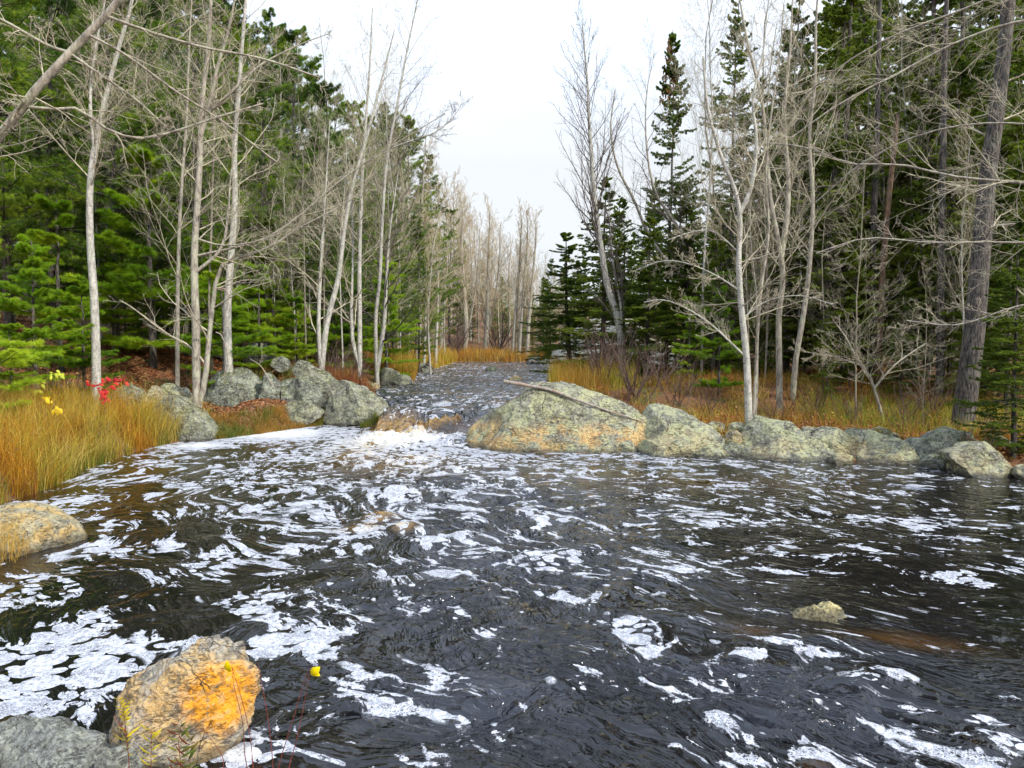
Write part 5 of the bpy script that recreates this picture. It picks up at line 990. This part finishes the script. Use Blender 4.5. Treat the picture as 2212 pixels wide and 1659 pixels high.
rr2 = random.Random(7)
def ladder(x0, y0, x1, y1, n, ln):
    out = []
    for k in range(n):
        t = k / n; s = -1 if k % 2 else 1; out.append((x0 + (x1 - x0) * t, y0 + (y1 - y0) * t, s * ln * rr2.uniform(0.3, 1.1), -ln * rr2.uniform(-0.1, 1.0), rr2.uniform(0.10, 0.18)))
    return out
plant_stems('goldenrod', 'small bright yellow goldenrod plant in front of the big foreground boulder', [[(280, 1700), (278, 1640), (272, 1580), (264, 1510)], [(272, 1580), (255, 1560), (248, 1545)]], 3.45, 'redstem', ladder(277, 1630, 264, 1515, 18, 18) + ladder(272, 1560, 256, 1508, 20, 15) + ladder(272, 1550, 276, 1510, 14, 12) + [(274, 1590, 32, -22, 0.1), (276, 1600, -30, -16, 0.1)], YC, 'plant', 0.003)
plant_stems('goldenrod', 'second thinner yellow plant at the foot of the big foreground boulder', [[(328, 1700), (326, 1660), (327, 1600), (326, 1575)]], 3.4, 'redstem', ladder(327, 1660, 326, 1572, 14, 24), YC + [(0.5, 0.4, 0.05)], 'plant', 0.0025)
plant_stems('wild_plant', 'dark green and maroon leafy plant against the rusty boulder', [[(392, 1710), (390, 1650), (386, 1600), (392, 1560)], [(400, 1710), (408, 1660), (415, 1610)]], 3.5, 'redstem', ladder(391, 1680, 390, 1560, 22, 30) + ladder(403, 1680, 413, 1590, 14, 30), [(0.10, 0.14, 0.025), (0.20, 0.05, 0.03), (0.16, 0.13, 0.03), (0.30, 0.30, 0.03)], 'plant', 0.003)
for k, (pts, lf, lb_) in enumerate([([(590, 1700), (612, 1620), (640, 1530), (664, 1450)], [(672, 1458, 20, -18, 0.6), (676, 1448, 16, 12, 0.5)], 'tall red stem tipped with a single yellow leaf by the foreground boulder'), ([(592, 1700), (585, 1600), (570, 1500), (556, 1430)], [], 'bare red stem left of the yellow tipped one'),
                       ([(550, 1700), (540, 1590), (522, 1510), (500, 1440)], [(496, 1452, -4, -26, 0.55)], 'red stem with one yellow leaf in front of the rusty boulder'), ([(545, 1700), (530, 1640), (524, 1560), (505, 1480), (503, 1442)], [], 'thin red stem arching before the orange patch'), ([(475, 1700), (482, 1640), (450, 1590), (430, 1570)], [], 'short red stem at the foot of the rusty boulder'), ([(612, 1700), (640, 1600), (655, 1530), (670, 1440)], [], 'rightmost bare red stem over the water')]):
    plant_stems('red_sapling', lb_, [pts], 3.3, 'redstem', lf, [(0.95, 0.72, 0.0)], 'sapling', 0.0026, 'leaf')
# red leaved sapling and yellow leaved plants on the left bank
def leafy(name, label, pts, Y, spots, size, col, seed, cat='sapling'):
    rq = random.Random(seed); lf = []
    for (px, py) in spots:
        for _ in range(4): lf.append((px + rq.uniform(-4, 4), py + rq.uniform(-4, 4), rq.uniform(-1, 1) * size, rq.uniform(-.3, 1) * size, 0.5))
    return plant_stems(name, label, pts, Y, 'shrub', lf, col, cat, 0.008)
leafy('red_sapling', 'small sapling with scarlet leaves in front of the white birch', [[(228, 900), (225, 860), (222, 830), (250, 815)], [(224, 850), (205, 835), (185, 828)], [(225, 840), (245, 825), (268, 820)]], 17.6, [(188, 826), (200, 832), (212, 828), (222, 820), (232, 815), (245, 822), (258, 818), (268, 822), (220, 838), (232, 842), (222, 852), (214, 846), (240, 834), (226, 862)], 13, [(0.55, 0.02, 0.025), (0.42, 0.02, 0.03), (0.6, 0.06, 0.03)], 1)
leafy('yellow_plant', 'low plant with a few yellow leaves in the sedge', [[(98, 920), (98, 880), (102, 862)]], 15.2, [(100, 858), (112, 862), (116, 880), (128, 882)], 16, [(0.8, 0.55, 0.02)], 2, 'plant')
leafy('yellow_plant', 'plant with lime yellow leaves at the top of the sedge bank', [[(105, 880), (110, 840), (118, 812), (130, 808)], [(110, 840), (90, 835), (80, 842)]], 18.2, [(82, 846), (90, 826), (112, 808), (120, 802), (132, 810)], 13, [(0.55, 0.6, 0.06)], 3, 'plant')
# dry grass on the ochre boulder
pg = np.array([P(rr2.uniform(-40, 60), 1150, 8.3) + np.array([0, rr2.uniform(-.2, .6), 0]) for _ in range(500)]); pg[:, 2] = 0.02 + 0.25 * rg.random(500)
grass_obj('dry_grass', 'dry straw coloured grass tuft hanging on the ochre boulder', [blades(rg, pg - np.array([0, 0.5, 0.1]), 0.45, 0.006, [(0.6, 0.42, 0.12), (0.55, 0.33, 0.06)], 0.8, 5)])
